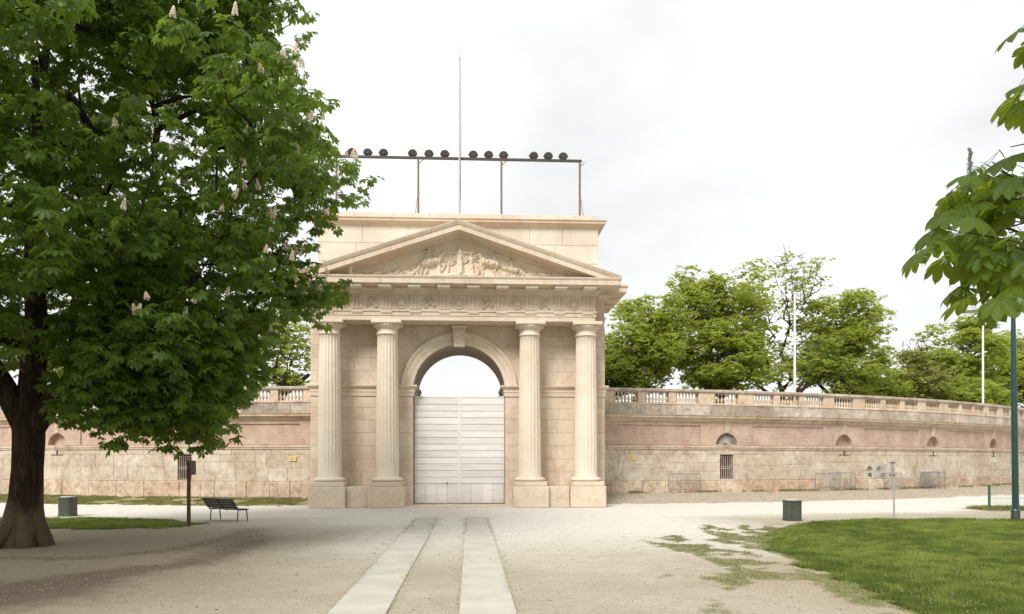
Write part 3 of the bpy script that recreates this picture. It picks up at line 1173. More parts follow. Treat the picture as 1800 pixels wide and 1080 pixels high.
figs.append(('relief_urn', [(-3.9, cz + .12, .14, -3.65, cz + .16, .12), (-4.2, cz + .08, .05, -3.9, cz + .12, .05), (-4.45, cz + .18, .03, -4.25, cz + .05, .03)]))
figs.append(('relief_lion', [(3.85, cz + .16, .12, 4.2, cz + .12, .10), (4.3, cz + .22, .05, 4.15, cz + .12, .05), (3.9, cz + .1, .05, 4.05, cz, .04), (4.2, cz + .08, .03, 4.45, cz + .02, .03), (4.25, cz + .15, .03, 4.42, cz + .3, .025)]))
figs.append(('standing_relief_figure', person(-.95, cz + .05, 1.0, .05, ((-.2, .2), (.25, -.1)), True)))
figs.append(('striding_relief_figure', person(1.02, cz + .02, .95, .04, ((-.25, .05), (.22, .2)), False)))
figs.append(('crouching_relief_figure', person(-1.95, cz + .05, .62, .12, ((-.3, .1), (.3, .25)), True)))
figs.append(('crouching_relief_figure', person(3.0, cz + .02, .5, -.15, ((-.3, .1), (.3, .0)), True)))
figs.append(('relief_drapery', [(-.3 + .1 * j, cz + .9 + .08 * (j % 3), .05, -.25 + .1 * j, cz + .7, .03) for j in range(7)]))
for i, (nm, pr) in enumerate(figs):
    pr = [(a, b, r, c_, d, s2) for a, b, r, c_, d, s2 in pr]
    relief(nm, pr, RELIEF, tymp, Y_T, .026, 1.25, i * 13)
MB().box(-5.2, 5.0, Y_T - .16, Y_T + .02, 10.655, 10.79).build('relief_ledge', RELIEF, tymp)
# blocks of the horizontal corona front
cuts = [-7.42]
while cuts[-1] < 6.2:
    cuts.append(cuts[-1] + r2.uniform(1.1, 1.6))
cuts[-1] = 7.42
for a, b_ in zip(cuts[:-1], cuts[1:]):
    MB().cham_y(rect(-(b_ - a) / 2 + .004, (b_ - a) / 2 - .004, -.11, .11), 0, .05, .006).build('corona_block', LIME_E, ent, loc=((a + b_) / 2, -2.425, 10.41))

# attic
AT = MB()
AT.box(-6.86, 6.86, .36, GD - .1, 10.7, 13.75)
AT = AT.build('attic', LIME_A, G)
bs = solid_mould([(.16, 10.72), (.16, 11.70), (.14, 11.74), (.05, 11.86), (.02, 11.92), (0, 11.93)], -6.88, 6.88, GD - .1)
bs.v = [(x, y + .34 if y < .1 else y, z) for x, y, z in bs.v]
bs.build('attic_base_moulding', LIME_A, AT)
for row, (za, zb) in enumerate(((11.94, 12.85), (12.85, 13.70))):
    x = -6.88
    while x < 6.87:
        x2 = min(x + r2.uniform(1.5, 2.3), 6.88)
        if 6.88 - x2 < .6:
            x2 = 6.88
        hx = (x2 - x) / 2
        MB().cham_y(rect(-hx + .006, hx - .006, -(zb - za) / 2 + .006, (zb - za) / 2 - .006), 0, .07, .01).build('stone_block', LIME_A, AT, loc=((x + x2) / 2, .32 + r2.uniform(-.004, .004), (za + zb) / 2))
        x = x2
ac = solid_mould([(0, 13.68), (.06, 13.70), (.10, 13.78), (.28, 13.86), (.30, 13.87), (.30, 13.95), (.36, 14.00), (.36, 14.04), (.1, 14.06)], -6.90, 6.90, GD - .1)
ac.v = [(x, y + .32 if y < .1 else y, z) for x, y, z in ac.v]
ac.build('attic_cornice', LIME_E, AT)
x = -6.9
while x < 6.88:
    x2 = min(x + r2.uniform(1.6, 2.1), 6.9)
    if 6.9 - x2 < .7:
        x2 = 6.9
    hx = (x2 - x) / 2
    MB().cham_y(rect(-hx + .005, hx - .005, -.14, .14), 0, 1.2, .012).build('coping_slab', LIME_A, AT, loc=((x + x2) / 2, .30 + r2.uniform(-.01, .01), 14.19))
    x = x2
MB().box(-6.8, 6.8, 1.48, GD - .2, 14.0, 14.27).build('attic_roof', LIME_A, AT)

# doors: two leaves of white painted boards
for s_ in (-1, 1):
    D = thing('door_leaf', None, None)
    D.parent = G
    D.location = (s_ * 1.12, .42, 0)
    D.name = 'door_leaf'
    MB().box(-1.115, 1.115, .02, .08, .08, 5.37).build('door_backing', GAPM, D)
    zz_ = 1.06
    rows = [(5.285, 5.375)]
    while zz_ < 5.27:
        rows.append((zz_, zz_ + .325))
        zz_ += .325
    for za, zb in rows:
        MB().cham_y(rect(-1.07, 1.10 if s_ > 0 else 1.07, -(zb - za) / 2 + .009, (zb - za) / 2 - .009), -.012 + r2.uniform(-.004, .004), .03, .008).build('board', WHITE, D, loc=(.0, 0, (za + zb) / 2))
    n_ = 4
    for k_ in range(n_):
        hw = 2.14 / n_ / 2
        MB().cham_y(rect(-hw + .004, hw - .004, -.47, .47), 0 + r2.uniform(-.006, .003), .04, .006).build('upright_board', WHITE, D, loc=(-1.07 + hw * (2 * k_ + 1), 0, .575))
    MB().box(-.035, .035, -.03, .02, .1, 5.37).build('meeting_stile', WHITE, D, loc=(-s_ * 1.082, 0, 0))
    if s_ < 0:
        MB().box(-.30, .30, -.028, -.015, 1.95, 1.985).build('wicket_frame', WHITE, D, loc=(.5, 0, 0))
        MB().lathe([(.02, 0), (.035, .015), (.03, .04)], 10, (0, 0, 0)).build('door_knob', DARK_IRON, D, loc=(.52, -.03, 1.1), rot=(R(90), 0, 0))

# ------------------------------------------------------------------ flagpole and floodlight frame on the attic
FP = thing('flagpole', 'tall thin bare pole rising from the middle of the gate roof', 'pole', (GX0 + .0, GY0 + 1.3, 14.27))
MB().tube([(0, 0, 0), (0, 0, 3.5), (0, 0, 6.4), (0, 0, 8.1)], [.055, .05, .035, .022], 8).build('pole_shaft', GALV, FP)
MB().lathe([(.0, 8.05), (.05, 8.10), (.05, 8.25), (.015, 8.32), (.008, 9.0), (0, 9.02)], 8).build('finial', GALV, FP)
MB().tube([(.06, 0, 1.0), (.075, 0, 4), (.06, 0, 8.0)], .008, 4).build('halyard', DARK_IRON, FP)

FR = thing('floodlight_gantry', 'long horizontal rusty steel rail on four posts above the gate', 'frame', (GX0, GY0 + 1.5, 14.27))
MB().box(-6.3, 6.22, -.05, .05, 3.15, 3.27).build('rail', DARK_IRON, FR)
for x in (-6.17, -2.08, 2.12, 6.12):
    b = MB()
    b.box(-.05, .05, -.05, .05, 0, 3.15)
    b.box(-.13, .13, -.1, .1, 0, .03)
    b.build('post', RUSTY, FR, loc=(x, 0, 0))
    MB().tube([(0, 0, 2.9), (.25, 0, 3.14)], .02, 4).build('bracket', RUSTY, FR, loc=(x, 0, 0))
for x in (-2.08, 6.12):
    MB().tube([(0, 0, 1.6), (-.25 if x < 0 else .35, .5, .02)], .012, 4).build('stay', RUSTY, FR, loc=(x, 0, 0))


def make_flood():
    t = thing('floodlight', '', 'floodlight')
    b = MB().lathe([(.10, -.22), (.16, -.20), (.22, -.10), (.255, .02), (.27, .05), (.27, .09), (.24, .09)], 18)
    b.v = [(x, -z if True else 0, y) for x, y, z in b.v]
    b.build('lamp_housing', LAMPBODY, t, smooth=True, loc=(0, 0, .27), rot=(R(38), 0, 0))
    b = MB().lathe([(.235, 0), (.23, .012), (.0, .02)], 18, caps=False)
    b.v = [(x, -z, y) for x, y, z in b.v]
    b.build('lens', LAMPLENS, t, smooth=True, loc=(0, -.055, .225), rot=(R(38), 0, 0))
    pts = [(.29 * math.cos(a), 0, .02 + .27 - .0 + .26 * math.sin(a)) for a in np.linspace(-PI * .97, -PI * .03, 11)]
    MB().tube(pts, .02, 5).build('yoke', DARK_IRON, t)
    MB().box(-.09, .09, -.10, -.02, .30, .42).build('ballast_box', LAMPBODY, t, loc=(0, .25, 0))
    return t


fl = make_flood()
FX = [-5.4, -4.6, -3.83, -2.37, -1.54, -.74, .69, 1.46, 2.23, 3.75, 4.5, 5.27]
FL = ['second floodlight of the left three, behind none'] * 12
names = ['outermost', 'middle', 'innermost']
LBL = ['round dark floodlight at the leaf-side end of the rail, first of its three', 'round dark floodlight between its two mates in the trio by the chestnut leaves',
       'round dark floodlight ending the trio nearest the chestnut leaves',
       'round dark floodlight directly above the second post from the tree', 'round dark floodlight in the middle of the trio just left of the flagpole',
       'round dark floodlight next to the flagpole on its left side',
       'round dark floodlight next to the flagpole on its right side', 'round dark floodlight in the middle of the trio just right of the flagpole',
       'round dark floodlight above the post right of the flagpole',
       'round dark floodlight starting the last trio at the free end of the rail', 'round dark floodlight in the middle of the rightmost trio on the rail',
       'rightmost round dark floodlight, nearest the end post of the rail']
for i, x in enumerate(FX):
    o = fl if i == 0 else copy_tree(fl)
    o.location = (GX0 + x, GY0 + 1.5, 14.27 + 3.27 - .02)
    o.scale = (.84, .84, .74)
    o.rotation_euler = (0, 0, r2.uniform(-.35, .35))
    o['label'] = LBL[i]
    o['group'] = 'floodlights along the rail on the gate'

# ------------------------------------------------------------------ arena walls
def A(s, p=0.0, z=0.0):
    a = s / RW
    return (XC + (RW + p) * math.sin(a), YC - (RW + p) * math.cos(a), z)


class AM(MB):
    """mesh builder working in wall coordinates (s along the wall, p proud, z)"""
    def __init__(s):
        super().__init__()
        s.uvs = {}

    def av(s, sv, p, z):
        s.v.append(A(sv, p, z))
        s.uvs[len(s.v) - 1] = (sv, z)
        return len(s.v) - 1

    def sweep(s, prof, s0, s1, st=1.0, closed=False, caps=True):
        n = max(1, int(math.ceil(abs(s1 - s0) / st)))
        k = len(prof)
        base = len(s.v)
        for i in range(n + 1):
            q = s0 + (s1 - s0) * i / n
            for p, z in prof:
                s.av(q, p, z)
        rng_ = k if closed else k - 1
        for i in range(n):
            for j in range(rng_):
                j2 = (j + 1) % k
                s.f.append((base + i * k + j, base + (i + 1) * k + j, base + (i + 1) * k + j2, base + i * k + j2))
        if caps:
            s.f.append(tuple(base + j for j in range(k))[::-1])
            s.f.append(tuple(base + n * k + j for j in range(k)))
        return s

    def abox(s, s0, s1, z0, z1, p0, p1, st=1.0):
        return s.sweep([(p1, z0), (p1, z1), (p0, z1), (p0, z0)], s0, s1, st, closed=True)

    def block(s, s0, s1, z0, z1, pf, pb, c=.015):
        k = len(s.v)
        for sv, p, z in [(s0 + c, pf, z0 + c), (s1 - c, pf, z0 + c), (s1 - c, pf, z1 - c), (s0 + c, pf, z1 - c),
                         (s0, pf - c, z0), (s1, pf - c, z0), (s1, pf - c, z1), (s0, pf - c, z1),
                         (s0, pb, z0), (s1, pb, z0), (s1, pb, z1), (s0, pb, z1)]:
            s.av(sv, p, z)
        s.f.append((k, k + 1, k + 2, k + 3))
        for a in (0, 4):
            for i in range(4):
                j = (i + 1) % 4
                s.f.append((k + a + i, k + a + 4 + i, k + a + 4 + j, k + a + j))
        return s

    def build(s, name, mat, parent=None, smooth=False, uv=False, centre=False):
        loc = (0, 0, 0)
        if centre:
            c_ = np.mean(np.array(s.v), 0)
            loc = tuple(c_)
            s.v = [(x - c_[0], y - c_[1], z - c_[2]) for x, y, z in s.v]
        me = s.mesh(name, mat, smooth)
        if uv:
            u = me.uv_layers.new(name='UVMap')
            vi = np.zeros(len(me.loops), np.int32)
            me.loops.foreach_get('vertex_index', vi)
            arr = np.array([s.uvs.get(i, (0, 0)) for i in range(len(s.v))], np.float32)
            u.data.foreach_set('uv', arr[vi].ravel())
        return link(name, me, parent, loc)


SPC = R(7.45) * RW          # window spacing 8.49 m
S0W = R(13.5) * RW        # first window


def arch_fill(am, sc_, r, zs, z1, hw, p0, p1):
    """wall face z zs..z1 over sc_-hw..sc_+hw with a half-round hole radius r on zs; p1 proud face, p0 back of niche"""
    n = 16
    angs = [PI - PI * i / n for i in range(n + 1)]
    for i in range(n):
        xa, za = sc_ + r * math.cos(angs[i]), zs + r * math.sin(angs[i])
        xb, zb = sc_ + r * math.cos(angs[i + 1]), zs + r * math.sin(angs[i + 1])
        q = [am.av(xa, p1, za), am.av(xb, p1, zb), am.av(xb, p1, z1), am.av(xa, p1, z1)]
        am.f.append(tuple(q))
        q = [am.av(xa, p1, za), am.av(xa, p0, za), am.av(xb, p0, zb), am.av(xb, p1, zb)]
        am.f.append(tuple(q))
    for a, b in ((sc_ - hw, sc_ - r), (sc_ + r, sc_ + hw)):
        q = [am.av(a, p1, zs), am.av(b, p1, zs), am.av(b, p1, z1), am.av(a, p1, z1)]
        am.f.append(tuple(q))


bal_me = MB().lathe([(.085, 0), (.085, .05), (.05, .07), (.055, .10), (.085, .19), (.075, .27), (.042, .36), (.036, .44), (.055, .49), (.05, .52), (.08, .54), (.08, .59)], 10, caps=False).mesh('baluster', BALST, True)


def arena_wall(sgn, s_end, nwin, label, rseed):
    rr = random.Random(rseed)
    Wt = thing('arena_wall', label, 'wall')
    a0 = 6.9
    S_ = lambda v: sgn * v

    def lo(a, b):
        return (S_(a), S_(b)) if sgn > 0 else (S_(b), S_(a))
    wins = [S0W + k_ * SPC for k_ in range(nwin)]
    # lower core
    rect_win = [wins[0]]
    am = AM()
    am.abox(*lo(a0, s_end), -.3, 1.10, -1.0, -.03)
    am.abox(*lo(a0, rect_win[0] - .42), 1.10, 2.54, -1.0, -.03)
    am.abox(*lo(rect_win[0] + .42, s_end), 1.10, 2.54, -1.0, -.03)
    am.abox(*lo(a0, s_end), 2.54, 3.04, -1.0, -.03)
    am.build('wall_core', ASHLAR, Wt)
    # plinth row of rough blocks
    x = a0
    while x < s_end:
        x2 = min(x + rr.uniform(1.1, 2.2), s_end)
        am = AM()
        am.block(*lo(x + .008, x2 - .008), -.2, 1.08, .05 + rr.uniform(-.012, .012), -.3, .03)
        am.build('plinth_stone', ROUGH, Wt, centre=True)
        x = x2
    # ashlar courses, each stretch with its own coursing
    ww = rect_win[0]

    def ashlar(u0, u1, za, zb, extra=0.0):
        am = AM()
        am.block(*lo(u0 + .004, u1 - .004), za + .003, zb - .003, rr.uniform(-.010, .010) + extra, -.1, .009)
        am.build('stone_block', ASHLAR, Wt, centre=True)
    for u0, u1 in ((a0, ww - .42), (ww + .42, s_end)):
        x = u0
        while x < u1 - .01:
            xe = x + rr.uniform(2.2, 5.0)
            if u1 - xe < 1.6:
                xe = u1
            nc = rr.choice((2, 2, 3, 3))
            zc = [1.10] + sorted(1.10 + 1.44 * (k_ + rr.uniform(-.16, .16)) / nc for k_ in range(1, nc)) + [2.54]
            for za, zb in zip(zc[:-1], zc[1:]):
                y = x
                while y < xe - .01:
                    y2 = y + rr.uniform(.7, 1.9)
                    if xe - y2 < .5:
                        y2 = xe
                    ashlar(y, y2, za, zb)
                    y = y2
            x = xe
    stops = [a0, ww - .95, ww - .16, ww + .16, ww + .95, s_end]
    for u0, u1 in zip(stops[:-1], stops[1:]):
        x = u0
        while x < u1 - .01:
            x2 = x + rr.uniform(1.2, 2.4)
            if u1 - x2 < .6:
                x2 = u1
            ashlar(x, x2, 2.54, 2.82, .035 if abs(u0 - (ww - .16)) < 1e-6 else 0)
            x = x2
    # string course
    AM().sweep([(-.3, 2.82), (.05, 2.82), (.06, 2.90), (.10, 2.93), (.10, 3.03), (-.3, 3.05)], *lo(a0, s_end), 1.0).build('string_course', CORN, Wt)
    # brick field: recess plane p=-.06, frame plane p=0
    am = AM()
    zt = 4.36
    for i, wc in enumerate(wins):
        arch_fill(am, S_(wc), .69, 3.05, zt, 1.3, -.35, 0)
        # back of the niche
        am2 = AM()
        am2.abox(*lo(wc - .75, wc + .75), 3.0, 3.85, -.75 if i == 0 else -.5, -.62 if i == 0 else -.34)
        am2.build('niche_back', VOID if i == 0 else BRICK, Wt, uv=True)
    edges = [a0] + sum([[wc - 1.3, wc + 1.3] for wc in wins], []) + [s_end]
    for k_ in range(0, len(edges), 2):
        u0, u1 = edges[k_], edges[k_ + 1]
        if u1 - u0 < 1.0:
            continue
        L_ = u1 - u0
        if k_ == 0:
            q0, q1 = u0 + 1.6, u1 - .35
        elif k_ == len(edges) - 2:
            q0, q1 = u0 + .35, u1 - .1
        else:
            q0, q1 = u0 + .35, u1 - .35
        # back plane, then frame pieces around the panel
        am.abox(*lo(u0, q0), 3.05, zt, -.1, 0)
        am.abox(*lo(q1, u1), 3.05, zt, -.1, 0)
        am.abox(*lo(q0, q1), 4.16, zt, -.1, 0)
        am.abox(*lo(q0, q1), 3.05, 3.10, -.1, 0)
        pn = AM()
        pn.abox(*lo(q0 - .02, q1 + .02), 3.06, 4.2, -.2, -.075)
        pn.build('brick_panel', BRICK, Wt, uv=True)
    am.build('brick_field', BRICK, Wt, uv=True)
    for i, wc in enumerate(wins):
        kb = AM()
        kb.block(*lo(wc - .15, wc + .15), 3.76, 4.37, .05, -.1, .015)
        kb.build('arch_keystone', ASHLAR, Wt, centre=True)
        sl = AM()
        sl.block(*lo(wc - .85, wc + .85), 3.03, 3.075, .12, -.34, .01)
        sl.build('window_ledge', CORN, Wt, centre=True)
        if i > 0:
            AM().abox(*lo(wc - .42, wc + .42), 2.50, 2.53, -.05, .022).build('slot_sill', VOID, Wt)
            AM().abox(*lo(wc - .06, wc + .06), 2.54, 2.80, -.05, .016).build('slot_stone', VOID, Wt)
    # fan window grille
    wc = wins[0]
    fan = AM()
    fan.abox(*lo(wc - .68, wc + .68), 3.07, 3.11, -.18, -.14, .3)
    fan = fan.build('fan_window', GRILLE, Wt)
    o3 = Vector(A(S_(wc), -.15, 3.09))
    ax = (Vector(A(S_(wc) + .5, -.15, 3.09)) - Vector(A(S_(wc) - .5, -.15, 3.09))).normalized()
    up = Vector((0, 0, 1))
    NB = 21
    for k_ in range(NB):
        t = PI * (k_ + .5) / NB
        d = ax * math.cos(t) + up * math.sin(t)
        MB().tube([o3 + d * .10, o3 + d * .68], .018, 4).build('grille_bar', GRILLE, fan)
    for rad in (.13, .33):
        MB().tube([o3 + (ax * math.cos(PI * j / 16) + up * math.sin(PI * j / 16)) * rad for j in range(17)], .012, 4).build('grille_ring', GRILLE, fan)
    # small barred window
    bw = AM()
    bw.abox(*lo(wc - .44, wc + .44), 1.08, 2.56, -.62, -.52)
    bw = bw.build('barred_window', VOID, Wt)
    for k_ in range(7):
        u = wc - .36 + .12 * k_
        MB().tube([A(S_(u), -.13, 1.10), A(S_(u), -.13, 2.54)], .017, 5).build('window_bar', GRILLE, bw)
    for z in (1.2, 1.75, 1.85, 2.42):
        MB().tube([A(S_(wc - .42), -.13, z), A(S_(wc + .42), -.13, z)], .016, 4).build('window_bar', GRILLE, bw)
    AM().block(*lo(wc - .44, wc + .44), 1.09, 1.15, .03, -.5, .008).build('sill', ASHLAR, Wt, centre=True)
    # jambs of the barred window
    for u0, u1 in ((wc - .46, wc - .42), (wc + .42, wc + .46)):
        AM().abox(*lo(u0, u1), 1.1, 2.54, -.55, -.09).build('jamb', ASHLAR, Wt)
    # cornice
    AM().sweep([(-.4, 4.35), (.05, 4.35), (.06, 4.42), (.12, 4.44), (.16, 4.52), (.30, 4.56), (.32, 4.57), (.32, 4.64), (.38, 4.70), (.05, 4.74), (-.4, 4.74)],
               *lo(a0, s_end), 1.0).build('cornice', CORN, Wt)
    # stained parapet slabs
    x = a0
    while x < s_end:
        x2 = min(x + rr.uniform(1.5, 3.0), s_end)
        AM().block(*lo(x + .005, x2 - .005), 4.74, 5.30, .02 + rr.uniform(-.008, .008), -.42, .012).build('parapet_slab', GREYST, Wt, centre=True)
        x = x2
    # balustrade
    bal = AM()
    bal.sweep([(-.42, 5.30), (.05, 5.30), (.05, 5.37), (-.42, 5.38)], *lo(a0, s_end), 1.0)
    bal = bal.build('balustrade', BALST, Wt)
    AM().sweep([(-.47, 5.97), (.0, 5.97), (.07, 6.00), (.09, 6.03), (.09, 6.12), (.04, 6.16), (-.47, 6.17)], *lo(a0, s_end), 1.0).build('handrail', GREYST, bal)
    groups = []
    q = wins[0] - 1.75
    while q - 1.38 > 8.2:
        groups.append((q - 1.38, q))
        q -= 1.38 + .42
    for wc_ in wins:
        groups.append((wc_ - .77, wc_ + .77))
        u = wc_ + 1.75
        for _ in range(3):
            if u + 1.38 < s_end:
                groups.append((u, u + 1.38))
            u += 1.38 + .42
    groups.sort()
    e0 = a0
    for g0, g1 in groups:
        AM().block(*lo(e0, g0), 5.375, 5.975, .0 + rr.uniform(-.01, .01), -.38, .012).build('pier', BALST, bal, centre=True)
        e0 = g1
        nb = 7
        for k_ in range(nb):
            u = g0 + (g1 - g0) * (k_ + .5) / nb
            link('baluster', bal_me, bal, A(S_(u), -.18, 5.378), (0, 0, S_(u) / RW))
    AM().block(*lo(e0, s_end), 5.375, 5.975, 0, -.38, .012).build('pier', BALST, bal, centre=True)
    return Wt


arena_wall(1, 47.5, 5, 'long curving arena wall on the right of the gate, brick over stone with balustrade', 21)
arena_wall(-1, 40.0, 3, 'curved arena wall half hidden by the chestnut tree left of the gate', 22)

# wall plaques
for sv, z, lb in ((9.35, 2.36, 'small yellowish plaque on the wall near the right side of the gate'), (-8.9, 2.30, 'small yellow plaque on the wall beside the left gate corner')):
    pq = AM()
    pq.block(sv - .2, sv + .2, z - .13, z + .13, .05, .0, .01)
    pq = pq.build('wall_plaque', PLAQ, None, centre=True)
    tag(pq, lb, 'plaque')
    for k_ in range(3):
        ln = AM()
        ln.abox(sv - .15, sv + .1 - .04 * k_, z + .06 - k_ * .055, z + .07 - k_ * .055, .049, .0525, .5)
        lo_ = ln.build('lettering_line', DARK_IRON, pq)
        lo_.location = -Vector(pq.location)

# graffiti: grey paint patch with dark scribble
gp = AM()
gp.abox(25.9, 27.0, 1.15, 1.95, .008, .022, .4)
gp = gp.build('graffiti_patch', plain('grey_overpaint', (.43, .40, .36), .9, .1, vary=.15, scale=3), None)
tag(gp, 'grey overpainted patch with dark graffiti scribbles behind the steel barriers', 'graffiti')
gr_ = random.Random(4)
for (s0_, z0_, n_, w0) in ((25.3, 1.75, 14, .35), (25.35, 1.35, 12, .3), (26.1, 1.72, 14, .45), (26.5, 1.3, 10, .3)):
    pts = []
    for k_ in range(n_):
        pts.append(A(s0_ + k_ * w0 / n_ + .14 * math.sin(k_ * 2.1) + gr_.uniform(-.04, .04), .03, z0_ + .13 * math.sin(k_ * 1.7 + 1) + gr_.uniform(-.05, .05)))
    o = MB().tube(pts, .012, 4).build('scribble', DARK_IRON, gp)

# ------------------------------------------------------------------ crowd barriers
def make_barrier(L=1.9, Hh=1.05):
    t = thing('crowd_barrier', '', 'barrier')
    fr = MB()
    fr.tube([(-L / 2, 0, .12), (-L / 2, 0, Hh - .08), (-L / 2 + .08, 0, Hh), (L / 2 - .08, 0, Hh), (L / 2, 0, Hh - .08), (L / 2, 0, .12)], .02, 6)
    fr.tube([(-L / 2, 0, .2), (L / 2, 0, .2)], .016, 5)
    fr.build('frame', BSTEEL, t)
    bar = MB().tube([(0, 0, .2), (0, 0, Hh)], 0.012, 4).mesh('upright', BSTEEL)
    n = 16
    for k_ in range(1, n):
        link('upright', bar, t, (-L / 2 + L * k_ / n, 0, 0))
    for s_ in (-1, 1):
        MB().tube([(s_ * (L / 2 - .2), -.28, .01), (s_ * (L / 2 - .2), 0, .16), (s_ * (L / 2 - .2), .28, .01)], .014, 5).build('foot', BSTEEL, t)
    return t


bar0 = make_barrier()
BARR = [(12.2, .55, 0, 0, 'lone steel crowd barrier against the wall left of the barred window'),
        (21.4, .75, 2, 0, 'steel crowd barrier overlapping the left end of another one by the wall'),
        (22.7, .55, -3, 0, 'steel crowd barrier standing close in front of the wall, overlapped by its neighbour'),
        (26.8, .8, 3, -14, 'steel crowd barrier leaning back below the grey graffiti patch'),
        (30.5, .50, 1, 0, 'steel crowd barrier at the back of the stacked bundle'),
        (30.7, .80, 0, 0, 'steel crowd barrier at the front of the stacked bundle'),
        (30.35, .65, -1, 0, 'steel crowd barrier in the middle of the stacked bundle')]
for i, (sv, pd, yaw, tilt, lb) in enumerate(BARR):
    o = bar0 if i == 0 else copy_tree(bar0)
    q = A(sv, pd, 0)
    o.location = (q[0], q[1], float(zground(q[0], q[1])) + .005)
    o.rotation_euler = (R(tilt), 0, sv / RW + R(yaw))
    o['label'] = lb
    o['group'] = 'steel crowd barriers along the wall'


def mesh_fence(s0, s1, p, hgt, label, posts, mat=GALV, sag=0.0):
    t = thing('wire_fence', label, 'fence')
    n = int(abs(s1 - s0) / .10)
    w_ = MB()
    for k_ in range(n + 1):
        u = s0 + (s1 - s0) * k_ / n
        q = A(u, p)
        zg = float(zground(q[0], q[1]))
        w_.tube([(q[0], q[1], zg), (q[0], q[1], zg + hgt - sag * math.sin(PI * k_ / n))], .004, 3, False)
    for h in np.arange(.1, hgt, .16):
        pts = []
        for k_ in range(0, n + 1, 4):
            u = s0 + (s1 - s0) * k_ / n
            q = A(u, p)
            pts.append((q[0], q[1], float(zground(q[0], q[1])) + h))
        w_.tube(pts, .004, 3, False)
    w_.build('wire_mesh', mat, t)
    for u in posts:
        q = A(u, p + .03)
        zg = float(zground(q[0], q[1]))
        MB().tube([(q[0], q[1], zg - .05), (q[0], q[1], zg + hgt + .03)], .022, 6).build('post', mat, t)
    return t


mesh_fence(-13.6, -7.6, .9, .78, 'thin low wire fence in front of the wall beside the left gate corner', (-13.6, -11.6, -9.4, -7.7), sag=.05)
mesh_fence(-30, -25.6, .9, .80, 'low wire fence before the wall at the far left edge', (-30, -27.8, -25.7))

# ------------------------------------------------------------------ bins, bench, posts, lamps
def make_bin():
    t = thing('litter_bin', '', 'bin')
    hw = .27
    c_ = .07
    oct_ = [(-hw + c_, -hw), (hw - c_, -hw), (hw, -hw + c_), (hw, hw - c_), (hw - c_, hw), (-hw + c_, hw), (-hw, hw - c_), (-hw, -hw + c_)]

    def pr_(k, z0, z1, b=None):
        b = b or MB()
        n = 8
        vs = [(x * k, y * k, z0) for x, y in oct_] + [(x * k, y * k, z1) for x, y in oct_]
        b.add(vs, [tuple(range(8))[::-1], tuple(range(8, 16))] + [(i, (i + 1) % 8, (i + 1) % 8 + 8, i + 8) for i in range(8)])
        return b
    pr_(1.0, .055, .70).build('bin_body', BINM, t)
    pr_(1.06, 0, .055).build('bin_base', BINM, t)
    pr_(1.07, .70, .745).build('bin_lid', BINM, t)
    MB().lathe([(.17, .745), (.255, .745), (.26, .765), (.24, .785), (.18, .785), (.16, .76)], 24, caps=False).build('rim', BINRIM, t, smooth=True)
    MB().lathe([(.0, .75), (.165, .75), (.165, .758)], 20, caps=False).build('opening', DARK_IRON, t)
    # panel seams on each face
    for k_ in range(4):
        a = PI / 2 * k_
        b = MB().box(-.17, .17, -.004, .004, .10, .65)
        b.build('panel', BINM, t, loc=(.273 * math.sin(a), -.273 * math.cos(a), 0), rot=(0, 0, a))
    return t


b1 = make_bin()
b1.location = (11.77, 28.55, 0)
b1.rotation_euler = (0, 0, R(2))
b1['label'] = 'grey-green square litter bin with pale rim at the tip of the big lawn'
b1['group'] = 'litter bins'
b2 = copy_tree(b1)
b2.location = (-15.89, 32.4, 0)
b2.rotation_euler = (0, 0, R(-5))
b2['label'] = 'grey-green square litter bin on the path just right of the tree trunk'

BN = thing('park_bench', 'dark slatted park bench with leaning back standing alone on the gravel', 'bench', (-8.98, 29.75, 0), (0, 0, R(-33)))
# local: length along x, faces +y, back at -y
L_ = 1.62
for k_ in range(4):
    y = -.02 + k_ * .125
    MB().cham_y(rect(-L_ / 2, L_ / 2, -.05, .05), 0, .035, .008).build('seat_slat', BENCHM, BN, loc=(0, y, .445), rot=(R(-90), 0, 0))
for k_ in range(4):
    zz_ = .50 + k_ * .092
    y = -.10 - (zz_ - .45) * .75
    MB().cham_y(rect(-L_ / 2, L_ / 2, -.043, .043), 0, .03, .006).build('back_slat', BENCHM, BN, loc=(0, y, zz_), rot=(R(37), 0, 0))
for x in (-.70, .0, .70):
    MB().tube([(x, .42, .40), (x, .05, .40), (x, -.09, .44), (x, -.36, .80)], .021, 6).build('frame_rib', DARK_IRON, BN)
for x in (-.72, .72):
    for y0, y1 in ((-.02, -.06), (.36, .42)):
        MB().tube([(x, y0, .41), (x, y1, -.02)], .022, 6).build('leg', DARK_IRON, BN)

PB = thing('wooden_signpost', 'brown wooden post with a narrow sign box seen edge-on before the arena wall', 'signpost', (-9.44, 27.32, 0))
MB().tube([(0, 0, -.1), (0, 0, 1.2), (.01, 0, 2.18)], [.065, .06, .058], 10).build('post', POSTW, PB)
MB().box(.06, .12, -.32, .32, 1.72, 2.2).build('sign_board', POSTW, PB)
MB().box(.12, .14, -.29, .29, 1.75, 2.17).build('sign_panel', DARK_IRON, PB)

SG = thing('metal_signpost', 'thin grey metal signpost standing at the far edge of the lawn', 'signpost', (15.74, 28.85, 0))
MB().tube([(.03, 0, -.1), (0, 0, 2.2)], .035, 8).build('post', GALV, SG)
MB().box(-.02, .0, -.22, .22, 1.62, 2.12).build('sign_plate', GALV, SG, loc=(-.05, 0, 0), rot=(0, 0, R(-25)))
for z in (1.66, 2.12):
    MB().box(-.10, .07, -.04, .04, -.02, .02).build('clamp', DARK_IRON, SG, loc=(-.03, 0, z))

